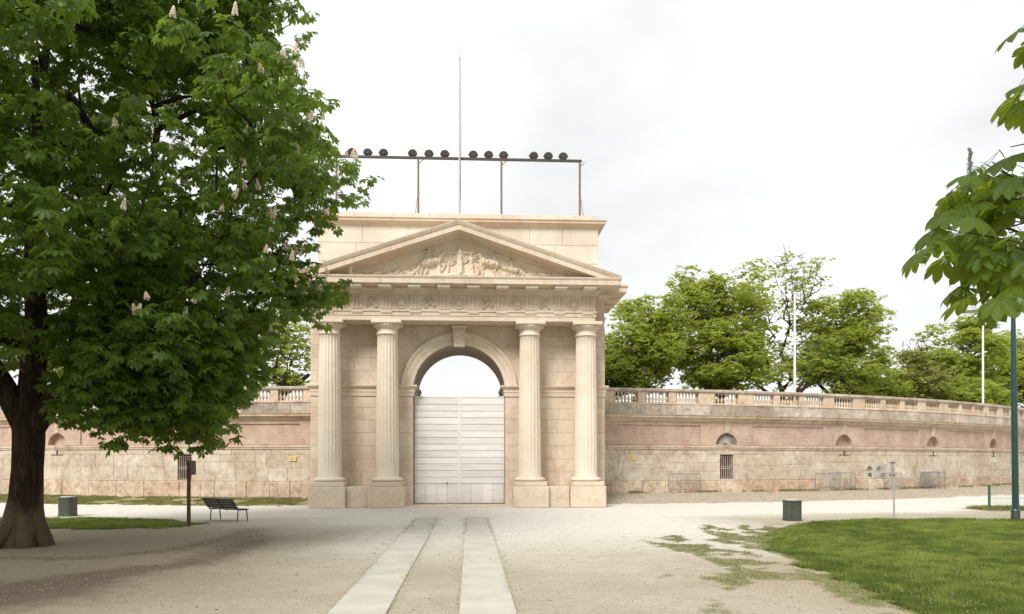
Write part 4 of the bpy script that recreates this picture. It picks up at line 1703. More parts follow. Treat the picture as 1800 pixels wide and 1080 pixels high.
GF = thing('green_mesh_fence', 'low green welded mesh fence starting beside the lamp post', 'fence', (22.79, 33.84, 0))
DXF, DYF = math.cos(R(-3)), math.sin(R(-3))
for k_ in range(4):
    q = 2.45 * k_
    MB().box(-.045, .045, -.03, .03, -.1, 1.13).build('post', GREENF, GF, loc=(q * DXF, q * DYF, 0), rot=(0, 0, R(-3)))
    if k_ < 3:
        w_ = MB()
        for j in range(1, 41):
            w_.tube([(q + j * .06, 0, .14), (q + j * .06, 0, 1.06)], .0035, 3, False)
        for h in (.14, .34, .54, .74, .94, 1.06):
            w_.tube([(q + .04, 0, h), (q + 2.41, 0, h)], .005 if h not in (.54, 1.06) else .007, 3, False)
        w_.build('mesh_panel', GREENF, GF, rot=(0, 0, R(-3)))

LP = thing('green_lamp_post', 'dark green lamp post with a curved arm and hanging bell lamp by the lawn', 'lamp post', (20.07, 28.31, 0), (0, R(-.7), 0))
MB().tube([(0, 0, -.1), (0, 0, .35), (0, 0, .42), (0, 0, 4.5), (0, 0, 8.7)], [.15, .15, .115, .105, .062], 14).build('shaft', GREENM, LP)
MB().lathe([(.15, 0), (.155, .28), (.13, .34)], 14, caps=False).build('base_sleeve', DARK_IRON, LP, smooth=True)
MB().tube([(0, 0, 8.6)] + [(-.82 + .82 * math.cos(t), 0, 8.6 + .62 * math.sin(t)) for t in np.linspace(0, PI, 14)] + [(-1.64, 0, 8.35)], .032, 7).build('curved_arm', GREENM, LP)
bell = MB().lathe([(.05, 8.36), (.10, 8.30), (.12, 8.0), (.15, 7.92), (.20, 7.85), (.30, 7.74), (.34, 7.68), (.30, 7.68)], 20, (-1.64, 0, 0))
bell.build('lamp_shade', GALV, LP, smooth=True)
MB().lathe([(.0, 7.66), (.22, 7.67), (.29, 7.70)], 16, (-1.64, 0, 0), caps=False).build('lamp_lens', LAMPLENS, LP)

# slender white poles inside the arena
for (x, y, zt_, lb) in ((20.36, 49.0, 12.7, 'slender white pole rising in front of the thin budding tree'),
                        (38.6, 58.05, 12.5, 'short white pole above the wall in front of the far green trees')):
    t = thing('white_pole', lb, 'pole', (x, y, 5.2), group='white poles behind the arena wall')
    MB().tube([(0, 0, -.1), (0, 0, zt_ - 5.2)], [.09, .065], 10).build('pole_shaft', WHITEMETAL, t)
    MB().box(-.2 if x > 30 else -.1, .2 if x > 30 else .1, -.08, .08, zt_ - 5.22, zt_ - 5.12).build('pole_cap', WHITEMETAL, t)

TW = thing('floodlight_mast', 'very tall pale floodlight mast far behind the trees, its lattice head above the leaves', 'mast', (77.6, 116.0, 0))
MB().tube([(0, 0, 0), (0, 0, 20), (0, 0, 44)], [1.1, .9, .5], 14).build('shaft', WHITEMETAL, TW)
hd = MB()
for z in (43.2, 44.4, 45.6):
    hd.tube([(-3.0, 0, z + 1.2), (2.0, 0, z)], .06, 4)
for k_ in range(6):
    x = -3 + k_
    hd.tube([(x, 0, 44.3 - .24 * k_), (x, 0, 46.9 - .24 * k_)], .05, 4)
hd.tube([(-3.0, 0, 44), (-2.6, 0, 48.9)], .09, 4)
hd.tube([(-2.2, 0, 43.7), (-2.6, 0, 48.9)], .09, 4)
hd.tube([(1.9, 0, 43), (1.5, 0, 47.2), (-1.0, 0, 47.1)], .05, 4)
hd.build('lattice_head', GALV, TW)
for k_ in range(10):
    b = MB().lathe([(.12, 0), (.32, .2), (.32, .3)], 8)
    b.build('flood_lamp', LAMPBODY, TW, loc=(-2.9 + .12 * (k_ % 3), -.3, 44.2 + .5 * k_), rot=(R(70), 0, 0))

# ------------------------------------------------------------------ trees
def grow(trunk, targets, rng, r_tip, step=.8, expo=.47, seg_lo=5, rmax=None, sag=.0):
    """trunk: list of (chain of (x,y,z,r)); targets (n,3). Returns MB with branches."""
    P_, par, w_, rf = [], [], [], []
    for ch in trunk:
        last = -1
        if P_:
            q = Vector(ch[0][:3])
            last = min(range(len(P_)), key=lambda i: (P_[i] - q).length)
        for (x, y, z, r) in ch:
            P_.append(Vector((x, y, z)))
            par.append(last)
            w_.append(0)
            rf.append(r)
            last = len(P_) - 1
    ntr = len(P_)
    root = P_[0]
    base = Vector(trunk[0][min(6, len(trunk[0]) - 1)][:3])
    T_ = sorted([Vector(t) for t in targets], key=lambda t: (t - base).length)
    paths = []
    pos = np.array([tuple(q) for q in P_])
    for t in T_:
        tv = np.array(t)
        d = np.linalg.norm(pos - tv, axis=1)
        db = np.linalg.norm(pos - np.array(base), axis=1)
        cost = d + .35 * np.maximum(0, db - (t - base).length + .5) * 3
        cost[pos[:, 2] > t.z + .6] += 2.0
        cost[0] += 50
        k_ = int(np.argmin(cost))
        n = max(1, int(round(d[k_] / step)))
        a = P_[k_]
        chain = [k_]
        last = k_
        dirp = (a - (P_[par[k_]] if par[k_] >= 0 else a - Vector((0, 0, 1)))).normalized()
        for i in range(1, n + 1):
            u = i / n
            q = a.lerp(t, u) + dirp * (d[k_] * .35 * u * (1 - u)) + Vector((0, 0, sag * 4 * u * (1 - u)))
            if i < n:
                q += Vector((rng.uniform(-1, 1), rng.uniform(-1, 1), rng.uniform(-1, 1))) * .08 * step
            P_.append(q)
            par.append(last)
            w_.append(0)
            rf.append(0)
            last = len(P_) - 1
            chain.append(last)
        pos = np.vstack([pos, np.array([tuple(q) for q in P_[len(pos):]])])
        paths.append(chain)
        j = last
        while j >= 0:
            w_[j] += 1
            j = par[j]
    b = MB()
    rad = [max(rf[i], r_tip * max(1, w_[i]) ** expo) if i < ntr else r_tip * max(1, w_[i]) ** expo for i in range(len(P_))]
    if rmax:
        rad = [min(r, rmax) if i >= ntr else r for i, r in enumerate(rad)]
    i = 0
    for ch in trunk:
        ids = list(range(i, i + len(ch)))
        if par[ids[0]] >= 0:
            ids = [par[ids[0]]] + ids
        b.tube([P_[k_] for k_ in ids], [min(rad[k_], rad[ids[1]] * 1.1) if k_ == ids[0] and i > 0 else rad[k_] for k_ in ids], 14)
        i += len(ch)
    for chain in paths:
        rr = [rad[k_] for k_ in chain]
        rr[0] = min(rr[0], rr[1] * 1.15) if len(rr) > 1 else rr[0]
        rr[-1] = r_tip * .6
        b.tube([P_[k_] for k_ in chain], rr, 8 if rr[0] > .08 else seg_lo, False)
    return b


def leaf_template(nl=7, quality=1, L=1.0, droop=.5, Wd=.36):
    """palmate chestnut leaf: leaflets radiating from the origin; +Y forward, +Z up. returns verts, tris, uv"""
    V, F_, U = [], [], []
    if nl == 7:
        angs = [0, 33, -33, 66, -66, 105, -105]
        sz = [1, .95, .95, .78, .78, .52, .52]
    else:
        angs = [0, 40, -40, 85, -85]
        sz = [1, .92, .92, .66, .66]
    for a, s_ in zip(angs, sz):
        a = R(a)
        ll, ww = L * s_, Wd * L * s_
        d = (math.sin(a), math.cos(a))
        nrm = (math.cos(a), -math.sin(a))
        o = len(V)

        def pt(u, v):
            # v along 0..1, u across -1..1
            wv = ww * .5 * u
            zz = -droop * ll * (v ** 1.6) * .55 + abs(u) * ww * .12
            x = d[0] * ll * v * (1 - droop * .12 * v) + nrm[0] * wv
            y = d[1] * ll * v * (1 - droop * .12 * v) + nrm[1] * wv
            return (x, y, zz)
        if quality == 0:
            pts = [(0, .04), (-1, .62), (0, 1), (1, .62)]
            V += [pt(*q) for q in pts]
            U += pts
            F_ += [(o, o + 2, o + 1), (o, o + 3, o + 2)]
        elif quality == 1:
            pts = [(0, .04), (-.62, .38), (-1, .70), (0, 1), (1, .70), (.62, .38), (0, .6)]
            V += [pt(*q) for q in pts]
            U += pts
            F_ += [(o, o + 6, o + 1), (o + 1, o + 6, o + 2), (o + 2, o + 6, o + 3), (o, o + 5, o + 6), (o + 5, o + 4, o + 6), (o + 4, o + 3, o + 6)]
        else:
            vs = [.03, .15, .3, .45, .58, .70, .80, .88, .94, 1.0]
            wv = [.05, .22, .48, .74, .93, 1.0, .90, .62, .25, .0]
            for k_, (v, wq) in enumerate(zip(vs, wv)):
                jag = .05 if k_ % 2 else -.02
                for u in (-1, -.5, 0, .5, 1):
                    uu = u * (wq + (jag if abs(u) == 1 and 1 < k_ < 8 else 0))
                    V.append(pt(uu, v))
                    U.append((uu, v))
            for k_ in range(len(vs) - 1):
                for j in range(4):
                    q = o + k_ * 5 + j
                    F_ += [(q, q + 1, q + 6), (q, q + 6, q + 5)]
    if quality == 2:    # petiole
        o = len(V)
        for y, z in ((0, 0), (-.5, .05), (-1.0, .16)):
            for dx, dz in ((-.012, 0), (.012, 0), (0, .02)):
                V.append((dx, y * L, z * L + dz))
                U.append((0, 0))
        for k_ in range(2):
            for j in range(3):
                q, q2 = o + k_ * 3 + j, o + k_ * 3 + (j + 1) % 3
                F_ += [(q, q2, q2 + 3), (q, q2 + 3, q + 3)]
    return np.array(V), np.array(F_), np.array(U)


def frames(az, pitch, roll):
    """rotation matrices: forward +Y turned to azimuth az, pitched down by -pitch, rolled"""
    n = len(az)
    ca, sa, cp, sp_, cr, sr = np.cos(az), np.sin(az), np.cos(pitch), np.sin(pitch), np.cos(roll), np.sin(roll)
    fw = np.stack([ca * cp, sa * cp, sp_], -1)
    side = np.stack([sa, -ca, np.zeros(n)], -1)
    up = np.cross(side, fw)
    s2 = side * cr[:, None] + up * sr[:, None]
    u2 = np.cross(s2, fw)
    return np.stack([s2, fw, u2], -1)          # columns


def place(temp, pos, M, scl, tint):
    V, F_, U = temp
    n, nv = len(pos), len(V)
    out_ = np.einsum('nij,vj->nvi', M, V) * scl[:, None, None] + pos[:, None, :]
    f = F_[None] + (np.arange(n) * nv)[:, None, None]
    t = np.repeat(tint, nv, 0)
    u = np.tile(U, (n, 1))
    return out_.reshape(-1, 3), f.reshape(-1, 3), t, u


def leaf_cloud(name, temp, centres, radii, rng, n_shoots, per, size, mat, parent, flat=.55, shell=.6, core=None, spread=.25, kind='stuff', pitch0=-.55, keep=None, tone=None):
    """shoots around clump centres, each shoot a rosette of leaves. centres (n,3), radii (n,)"""
    vol = radii ** 2
    pick = rng.choice(len(centres), n_shoots, p=vol / vol.sum())
    d = rng.normal(size=(n_shoots, 3))
    d /= np.linalg.norm(d, axis=1)[:, None]
    rr = np.where(rng.random(n_shoots) < shell, .8 + .25 * rng.random(n_shoots), rng.random(n_shoots) ** .5)
    off = d * rr[:, None] * radii[pick][:, None]
    off[:, 2] *= flat
    p = centres[pick] + off
    cr = core if core is not None else centres.mean(0)
    outw = np.arctan2(p[:, 1] - cr[1], p[:, 0] - cr[0])
    clump_t = rng.random(len(centres))
    shoot_t = rng.random(n_shoots)
    if keep is not None:
        k_ = keep(p)
        p, pick, outw, shoot_t = p[k_], pick[k_], outw[k_], shoot_t[k_]
    n = len(p)
    q = np.repeat(p, per, 0)
    base_az = np.repeat(outw, per)
    az = base_az + np.tile(np.linspace(-2.5, 2.5, per), n) + rng.normal(size=n * per) * .35
    pit = pitch0 + rng.normal(size=n * per) * .28
    rol = rng.normal(size=n * per) * .35
    M = frames(az, pit, rol)
    s_ = size * (.7 + .6 * rng.random(n * per))
    q = q + M[:, :, 1] * (s_ * spread / size)[:, None] + rng.normal(size=(n * per, 3)) * .03 * size / .2
    tt = np.clip(.15 + .35 * np.repeat(clump_t[pick], per) + .3 * np.repeat(shoot_t, per) + .25 * rng.random(n * per), 0, 1)
    tint = np.stack([tt, tt, tt], -1)
    v, f, t, u = place(temp, q, M, s_, tint)
    me = np_mesh(name, v, f, mat, t, u)
    o = link(name, me, parent)
    o['kind'] = kind
    return o, p, outw


def candle_mesh():
    b = MB()
    rr = random.Random(2)
    for k_ in range(34):
        t = k_ / 34
        r = .055 * (1 - t) ** .7 + .006
        a = k_ * 2.4
        s_ = .017 + .008 * (1 - t)
        c_ = (r * math.cos(a), r * math.sin(a), .03 + .21 * t)
        b.add([(c_[0] + s_, c_[1], c_[2]), (c_[0] - s_, c_[1], c_[2]), (c_[0], c_[1] + s_, c_[2]), (c_[0], c_[1] - s_, c_[2]), (c_[0], c_[1], c_[2] + s_), (c_[0], c_[1], c_[2] - s_)],
              [(0, 2, 4), (2, 1, 4), (1, 3, 4), (3, 0, 4), (2, 0, 5), (1, 2, 5), (3, 1, 5), (0, 3, 5)])
    return b.mesh('blossom_candle', BLOS)


CANDLE = candle_mesh()

# --- the big horse chestnut on the left
TX, TY = -11.4, 21.15
T1 = thing('horse_chestnut_tree', 'large dark leafy chestnut tree with pale blossom candles, its trunk at the left edge', 'tree', (0, 0, 0))
rows = np.array([(2.3, 2.2), (2.75, 4.2), (3.3, 4.9), (4.0, 5.6), (4.7, 5.9), (5.4, 6.5), (6.1, 6.9), (7.0, 7.4), (7.9, 6.5), (8.8, 6.6), (9.6, 8.5), (10.4, 8.7), (11.1, 6.6), (11.8, 6.8), (12.6, 5.9), (13.6, 6.6), (14.4, 5.7), (15.2, 5.3), (16, 4.0), (17, 2.0)])
rg = np.random.default_rng(21)


def lowlimit(x, y):
    """height of the crown's underside round the trunk"""
    ph = np.degrees(np.arctan2(y - TY, x - TX))
    rr = np.hypot(x - TX, y - TY)
    low_ = np.where((ph > -54) & (ph < 25), 2.75, 4.3)
    low_ = np.where((ph <= -54) & (ph > -100), 4.5, low_)
    low_ = np.where((ph > -54) & (ph < -30) & (rr > 8.4), 3.6, low_)
    return low_ + np.where(rr < 2.8, 1.6, 0)


cl = []
tries = 0
while len(cl) < 620 and tries < 20000:
    tries += 1
    z = rg.uniform(2.6, 16.5)
    Rz = np.interp(z, rows[:, 0], rows[:, 1])
    ph = rg.uniform(0, 2 * PI)
    r = Rz * (rg.uniform(.80, .93) if rg.random() < .62 else rg.uniform(.25, .85))
    # lobes in plan
    r *= 1 + .07 * math.sin(3 * ph + z) + .05 * math.sin(7 * ph - 1.3 * z)
    x, y = TX + .2 + r * math.cos(ph), TY + r * math.sin(ph)
    if z < lowlimit(x, y) + .25:
        continue
    if y < 10.5:
        continue
    cl.append((x, y, z))
for _ in range(4000):
    z = rg.uniform(3.5, 5.8)
    ph, r = R(rg.uniform(-42, 30)), rg.uniform(3.0, .92 * np.interp(z, rows[:, 0], rows[:, 1]))
    x, y = TX + r * math.cos(ph), TY + r * math.sin(ph)
    if z > lowlimit(x, y) + .3 and len(cl) < 700:
        cl.append((x, y, z))
cl += [(-3.5, 21.7, 6.85), (-4.3, 21.6, 6.7), (-5.1, 21.4, 6.9), (-4.9, 21.0, 6.1), (-4.1, 21.5, 6.35)]
cl = np.array(cl)
crad = .75 + .75 * rg.random(len(cl))
edge = np.hypot(cl[:, 0] - TX, cl[:, 1] - TY) / np.interp(cl[:, 2], rows[:, 0], rows[:, 1])
crad = np.where(edge > .75, crad * .72, crad)
crad[-5:] = (.55, .8, .9, .7, .6)
trunk = [[(TX - .22, TY, -.15, .68), (TX - .16, TY, .15, .58), (TX - .08, TY, .6, .47), (TX - .02, TY, 1.2, .405), (TX + .02, TY, 2.0, .37), (TX + .05, TY, 2.7, .38), (TX + .05, TY, 3.15, .39), (TX + .08, TY + .05, 3.7, .34), (TX + .1, TY + .1, 4.5, .31), (TX + .15, TY + .2, 5.6, .28), (TX + .0, TY + .3, 7.6, .22), (TX + .3, TY, 10, .15), (TX + .2, TY, 12.5, .08)],
         [(TX - .02, TY, 3.0, .30), (TX - .35, TY - .1, 3.8, .30), (TX - .95, TY - .2, 4.9, .26), (TX - 1.8, TY - .3, 6.4, .20), (TX - 2.7, TY, 8.2, .12)],
         [(TX + .1, TY, 2.9, .28), (TX + .62, TY - .1, 3.65, .27), (TX + 1.5, TY - .3, 4.5, .22), (TX + 2.9, TY - .5, 5.6, .16), (TX + 4.6, TY - .7, 6.9, .09)],
         [(TX + .5, TY + .5, 3.9, .2), (TX + 1.6, TY + 1.8, 5.2, .16), (TX + 2.6, TY + 3.4, 6.6, .1)]]
grow(trunk, cl, random.Random(5), .016, .9, .42, rmax=.22).build('trunk', BARK, T1, smooth=True)
# root flare ridges
rf_ = MB()
for a, l_ in ((-1.2, .72), (-.2, .55), (.7, .6), (2.2, 1.0), (3.3, 1.1), (4.1, 1.15)):
    rf_.tube([(TX + .05 * math.cos(a), TY + .05 * math.sin(a), 1.7), (TX + .32 * l_ * math.cos(a), TY + .32 * l_ * math.sin(a), .6), (TX + l_ * .72 * math.cos(a), TY + l_ * .72 * math.sin(a), .12), (TX + l_ * math.cos(a), TY + l_ * math.sin(a), -.12)], [.26, .24, .19, .10], 10)
rf_.build('root_flare', BARK, T1, smooth=True)
core1 = np.array([TX, TY, 8])


def keep1(p):
    return (p[:, 2] > lowlimit(p[:, 0], p[:, 1]) - .35) & (p[:, 1] > 9.6)


L7 = leaf_template(5, 1, 1.0, .55, .40)
cr1, shp, outw = leaf_cloud('crown', L7, cl, crad, rg, 4200, 6, .195, LEAF_T, T1, flat=.6, shell=.85, core=core1, spread=.16, keep=keep1)
cin = cl[edge < 1.0]
leaf_cloud('inner_crown', leaf_template(5, 0, 1.0, .5, .46), cl, crad * 1.1, rg, 6200, 6, .215, LEAF_T, T1, flat=.7, shell=.4, core=core1, spread=.16, keep=keep1)
# blossom candles on the outer, sunlit side
ed = np.hypot(shp[:, 0] - TX, shp[:, 1] - TY) / np.interp(shp[:, 2], rows[:, 0], rows[:, 1])
ph = np.degrees(np.arctan2(shp[:, 1] - TY, shp[:, 0] - TX))
cand = np.where((ed > .9) & (shp[:, 2] > 5.0) & (shp[:, 2] < 11.2) & (ph > -50) & (ph < 25))[0]
for i in rg.choice(cand, min(90, len(cand)), replace=False):
    o = link('blossom', CANDLE, T1, tuple(shp[i] + np.array([.08 * math.cos(outw[i]), .08 * math.sin(outw[i]), .07])), (rnd.uniform(-.3, .3), rnd.uniform(-.1, .5), rnd.uniform(0, 6)))
    o.scale = (.85, .85, rnd.uniform(.75, 1.15))

# --- near chestnut on the right, only its branch tips are in view
T2 = thing('near_chestnut_tree', 'close chestnut branch with large hanging leaves reaching in from the right edge', 'tree')
NEAR = np.array([(2.64, 4.47, 3.39), (2.86, 4.56, 3.58), (3.05, 4.75, 3.88), (3.27, 4.83, 4.02), (3.08, 4.44, 3.78), (3.11, 4.64, 3.62), (3.15, 4.44, 3.63), (2.87, 4.45, 3.37), (2.98, 4.35, 3.29), (3.11, 4.34, 3.42), (2.88, 4.25, 3.08), (3.09, 4.34, 3.15), (3.01, 4.55, 3.24), (2.92, 4.05, 2.86), (3.45, 4.83, 4.5), (3.45, 4.70, 4.40), (3.10, 4.25, 4.56), (3.25, 4.24, 4.62), (3.5, 5.02, 3.61), (3.32, 5.03, 3.91), (3.23, 4.44, 3.78), (3.28, 4.53, 3.34), (3.0, 4.7, 3.72), (3.2, 4.8, 3.55), (3.05, 4.6, 3.45), (3.4, 4.9, 3.8), (3.35, 4.7, 3.5), (3.3, 4.6, 3.18), (3.15, 4.5, 3.02), (3.45, 4.8, 3.3), (3.2, 4.9, 3.95), (2.95, 4.7, 3.55)])
HX, HY = 8.2, 2.2
r3 = np.random.default_rng(8)
pts = []
while len(pts) < 150:
    q = np.array([r3.uniform(4.0, 12.5), r3.uniform(-2.5, 7.0), r3.uniform(3.2, 8.5)])
    u_ = q[0] * .9986 - q[1] * .0528
    D_ = q[0] * .0528 + q[1] * .9986
    if D_ > 0 and u_ / D_ < .80:
        continue
    if ((q[0] - HX) / 4.6) ** 2 + ((q[1] - HY) / 4.8) ** 2 + ((q[2] - 6) / 3.0) ** 2 > 1:
        continue
    pts.append(q)
FARP = np.array(pts)
tr2 = [[(HX, HY, -.1, .34), (HX, HY, .5, .26), (HX + .05, HY, 1.6, .22), (HX, HY, 2.6, .21)], [(HX - .2, HY + .1, 3.3, .12), (HX - 1.4, HY + .8, 3.9, .09), (HX - 2.8, HY + 1.5, 4.2, .055), (4.3, 4.1, 4.05, .03), (3.7, 4.4, 3.85, .02)],
       [(HX, HY, 4.0, .16), (HX + .2, HY, 6, .1)]]
NEAR = NEAR[~np.isin(np.arange(len(NEAR)), [13, 27, 28, 29])] + np.array([.06, 0, .10])
grow(tr2, np.vstack([NEAR + np.array([.06, 0, .05]), FARP]), random.Random(3), .0055, .35, .40, rmax=.06).build('trunk', TWIG, T2, smooth=True)
L7H = leaf_template(7, 2, 1.0, .55, .37)
# near leaves as single pieces
near_me = []
V, F_, U = L7H
for k_ in range(5):
    V2 = V.copy()
    V2 += np.random.default_rng(k_).normal(size=V.shape) * .004
    V2[:, 2] -= .15 * (V2[:, 0] ** 2) * (k_ - 1)
    tt = .35 + .13 * k_
    near_me.append(np_mesh('leaf', V2, F_, LEAF_F, np.full((len(V2), 3), tt), U, True))
for i, c_ in enumerate(NEAR):
    n_ = 4 if i % 3 else 3
    for j in range(n_):
        az = PI + (j - (n_ - 1) / 2) * 1.15 + r3.normal() * .25
        pit = -.35 - .45 * r3.random()
        M = frames(np.array([az]), np.array([pit]), np.array([r3.normal() * .35]))[0]
        s_ = r3.uniform(.145, .20)
        o = link('leaf', near_me[(i + j) % 5], T2)
        o.matrix_world = Matrix.Translation(Vector(c_) + Vector(M[:, 1]) * s_ * .95) @ Matrix([list(q) for q in M]).to_4x4() @ Matrix.Scale(s_, 4)
leaf_cloud('crown', leaf_template(7, 1, 1.0, .7, .42), FARP, np.full(len(FARP), .5), r3, 800, 5, .17, LEAF_F, T2, flat=.7, shell=.4, core=np.array([HX, HY, 5]), spread=.12,
           keep=lambda p: ~((p[:, 0] * .0528 + p[:, 1] * .9986 > 0) & ((p[:, 0] * .9986 - p[:, 1] * .0528) / (p[:, 0] * .0528 + p[:, 1] * .9986) < .72)))

# --- unseen chestnut added beside the camera to shade the left tree and ground
T3_SHADE = thing('horse_chestnut_tree', 'unseen chestnut added beside the viewer for its shade on the left', 'tree')
OX, OY = -17.5, 6.5
r5 = np.random.default_rng(77)
pts = []
while len(pts) < 230:
    q = np.array([r5.uniform(-27, -7), r5.uniform(-4, 16), r5.uniform(4.5, 17)])
    if ((q[0] - OX) / 9) ** 2 + ((q[1] - OY) / 9) ** 2 + ((q[2] - 10.2) / 6.5) ** 2 > 1:
        continue
    u_, D_ = q[0] * .9986 - q[1] * .0528, q[0] * .0528 + q[1] * .9986
    if D_ > .3 and u_ / D_ > -.95 and (q[2] - 2.2) / D_ < .86:
        continue
    pts.append(q)
OP = np.array(pts)
grow([[(OX, OY, -.15, .7), (OX, OY, .4, .5), (OX, OY, 1.5, .42), (OX, OY, 3.0, .40), (OX, OY + .1, 5, .25), (OX, OY, 8, .12)]], OP, random.Random(9), .016, .9, .42, rmax=.2).build('trunk', BARK, T3_SHADE, smooth=True)
leaf_cloud('crown', leaf_template(5, 0, 1.0, .5, .46), OP, np.full(len(OP), 1.25), r5, 2300, 5, .26, LEAF_T, T3_SHADE, flat=.7, shell=.5, core=np.array([OX, OY, 10]), spread=.16,
           keep=lambda p: ~((p[:, 0] * .0528 + p[:, 1] * .9986 > .2) & ((p[:, 0] * .9986 - p[:, 1] * .0528) / (p[:, 0] * .0528 + p[:, 1] * .9986) > -.78) & ((p[:, 2] - 2.2) / (p[:, 0] * .0528 + p[:, 1] * .9986) < .68)))

# --- background trees on the bank
L5 = leaf_template(5, 0, 1.0, .4, .5)


def bank_tree(name, label, x, y, z0, crown, seed, n_cl, n_sh, size, mat, trunk_r=.3, trunk_h=1.4, clr=(.65, 1.15), flat=.55, bare=0, per=5, group='trees standing behind the arena wall', shell=.55):
    """crown: list of ellipsoids (dx, dy, z, rx, ry, rz) absolute z"""
    rg = np.random.default_rng(seed)
    t = thing(name, label, 'tree', (0, 0, 0), group=group)
    vol = np.array([c[3] * c[4] * c[5] for c in crown])
    C_ = []
    while len(C_) < n_cl:
        c = crown[rg.choice(len(crown), p=vol / vol.sum())]
        d = rg.normal(size=3)
        d /= np.linalg.norm(d)
        rr = rg.uniform(.55, .95) if rg.random() < .7 else rg.uniform(0, .7)
        q = np.array([x + c[0], y + c[1], c[2]]) + d * rr * np.array(c[3:6])
        if q[2] < z0 + .5:
            continue
        C_.append(q)
    C_ = np.array(C_)
    cr_ = rg.uniform(clr[0], clr[1], n_cl)
    tr = [[(x, y, z0 - .4, trunk_r * 1.3), (x, y, z0 + .4, trunk_r), (x + .05, y, z0 + trunk_h, trunk_r * .92)]]
    rr_ = random.Random(seed)
    for k_ in range(5):
        a = k_ * 2 * PI / 5 + rr_.uniform(-.3, .3)
        l_ = rr_.uniform(1.2, 2.0)
        tr.append([(x + .3 * math.cos(a), y + .3 * math.sin(a), z0 + trunk_h + .35, trunk_r * .5), (x + l_ * math.cos(a), y + l_ * math.sin(a), z0 + trunk_h + 1.6, trunk_r * .33)])
    tips = C_
    if bare:
        ex = []
        for _ in range(bare):
            c = crown[rg.choice(len(crown))]
            d = rg.normal(size=3)
            d /= np.linalg.norm(d)
            ex.append(np.array([x + c[0], y + c[1], c[2] + .5]) + d * rg.uniform(.5, 1.15) * np.array(c[3:6]))
        tips = np.vstack([C_, np.array(ex)])
        tips = tips[tips[:, 2] > z0 + .6]
    grow(tr, tips, rr_, .018, .7, .46, 4, rmax=trunk_r * .6).build('trunk', TWIG, t, smooth=True)
    # fine twigs inside the clumps
    tw = MB()
    for q, r in zip(C_, cr_):
        for _ in range(4):
            d = rg.normal(size=3)
            d[2] = abs(d[2]) * .4
            d /= np.linalg.norm(d)
            tw.tube([tuple(q), tuple(q + d * r * .9)], [.014, .006], 3, False)
    tag(tw.build('twigs', TWIG, t), kind='stuff')
    leaf_cloud('crown', L5, C_, cr_, rg, n_sh, per, size, mat, t, flat=flat, shell=shell, core=np.array([x, y, z0 + 4]), spread=.14, pitch0=-.3)
    return t


bank_tree('broadleaf_tree', 'dense green tree right behind the wall next to the gate', 10.4, 49.5, 5.2,
          [(0, 0, 8.6, 3.0, 2.6, 2.6), (-2.0, .4, 8.0, 2.0, 2.0, 2.2), (1.6, 0, 10.9, 1.9, 1.7, 2.0), (-.3, 0, 11.6, 1.5, 1.2, 1.4), (-1.0, 0, 13.0, .5, .5, .5)], 31, 125, 3700, .175, LEAF_B, .33, 1.0)
bank_tree('broadleaf_tree', 'tallest bright green tree with a broad crown over the fan window', 16.2, 51.2, 5.2,
          [(0, 0, 10.2, 3.6, 3.2, 3.2), (-1.4, 0, 13.0, 2.2, 2.0, 1.9), (1.8, 0, 13.4, 2.3, 2.0, 1.9), (2.6, .2, 15.0, 1.0, .9, 1.1), (.1, 0, 8.2, 4.3, 3.2, 1.6)], 32, 175, 4500, .18, LEAF_B, .36, 1.0)
bank_tree('budding_tree', 'thin airy tree with bare upright twigs and few leaves behind the white pole', 21.6, 53.6, 5.2,
          [(0, 0, 9.2, 2.7, 2.4, 2.4), (-.8, 0, 12.2, 1.7, 1.5, 1.5), (1.0, 0, 14.4, 2.2, 1.6, 2.6)], 33, 80, 430, .17, LEAF_B, .27, .7, bare=190)
bank_tree('broadleaf_tree', 'round leafy tree to the right of the thin budding tree', 26.0, 54.7, 5.2,
          [(0, 0, 9.2, 3.6, 3.0, 2.5), (1.0, 0, 11.6, 2.6, 2.2, 2.2), (-1.6, 0, 12.2, 1.6, 1.3, 1.3), (.9, 0, 13.3, 1.5, 1.2, 1.0)], 34, 130, 3200, .175, LEAF_B, .3, .9)
bank_tree('broadleaf_tree', 'low darker leafy tree filling the gap under the round tree', 30.5, 59.0, 5.0,
          [(0, 0, 7.6, 2.6, 2.4, 1.9), (-1.5, 0, 6.8, 2.0, 2.0, 1.3)], 35, 60, 1500, .20, LEAF_B, .2, .5)
bank_tree('olive_toned_tree', 'brownish thin-leaved tree among the far green trees', 34.4, 59.5, 5.0,
          [(0, 0, 8.4, 2.0, 2.0, 2.4), (-.4, 0, 10.2, 1.2, 1.2, 1.0)], 36, 50, 700, .19, LEAF_O, .22, .8, bare=60)
bank_tree('broadleaf_tree', 'big rounded green tree mass behind the short white pole', 42.4, 66.5, 4.5,
          [(0, 0, 10.2, 5.2, 3.5, 4.2), (-3.6, 0, 9.0, 3.2, 2.6, 3.4), (1.2, 0, 13.4, 2.6, 2.2, 2.0)], 37, 170, 3600, .225, LEAF_B, .35, .8, clr=(.7, 1.3))
bank_tree('broadleaf_tree', 'green tree cut by the right edge behind the lamp post', 51.5, 72.5, 4.0,
          [(0, 0, 10.4, 4.6, 3.5, 4.4), (2.6, 0, 9.6, 3.0, 2.6, 3.6)], 38, 120, 3000, .22, LEAF_B, .35, .8, clr=(.7, 1.3))
bank_tree('broadleaf_tree', 'low bushy tree just above the wall before the far green mass', 38.5, 61.8, 5.0,
          [(0, 0, 7.4, 3.2, 2.2, 1.8), (3.2, 1.8, 7.2, 2.4, 2.0, 1.8)], 39, 70, 1600, .21, LEAF_B, .2, .4)
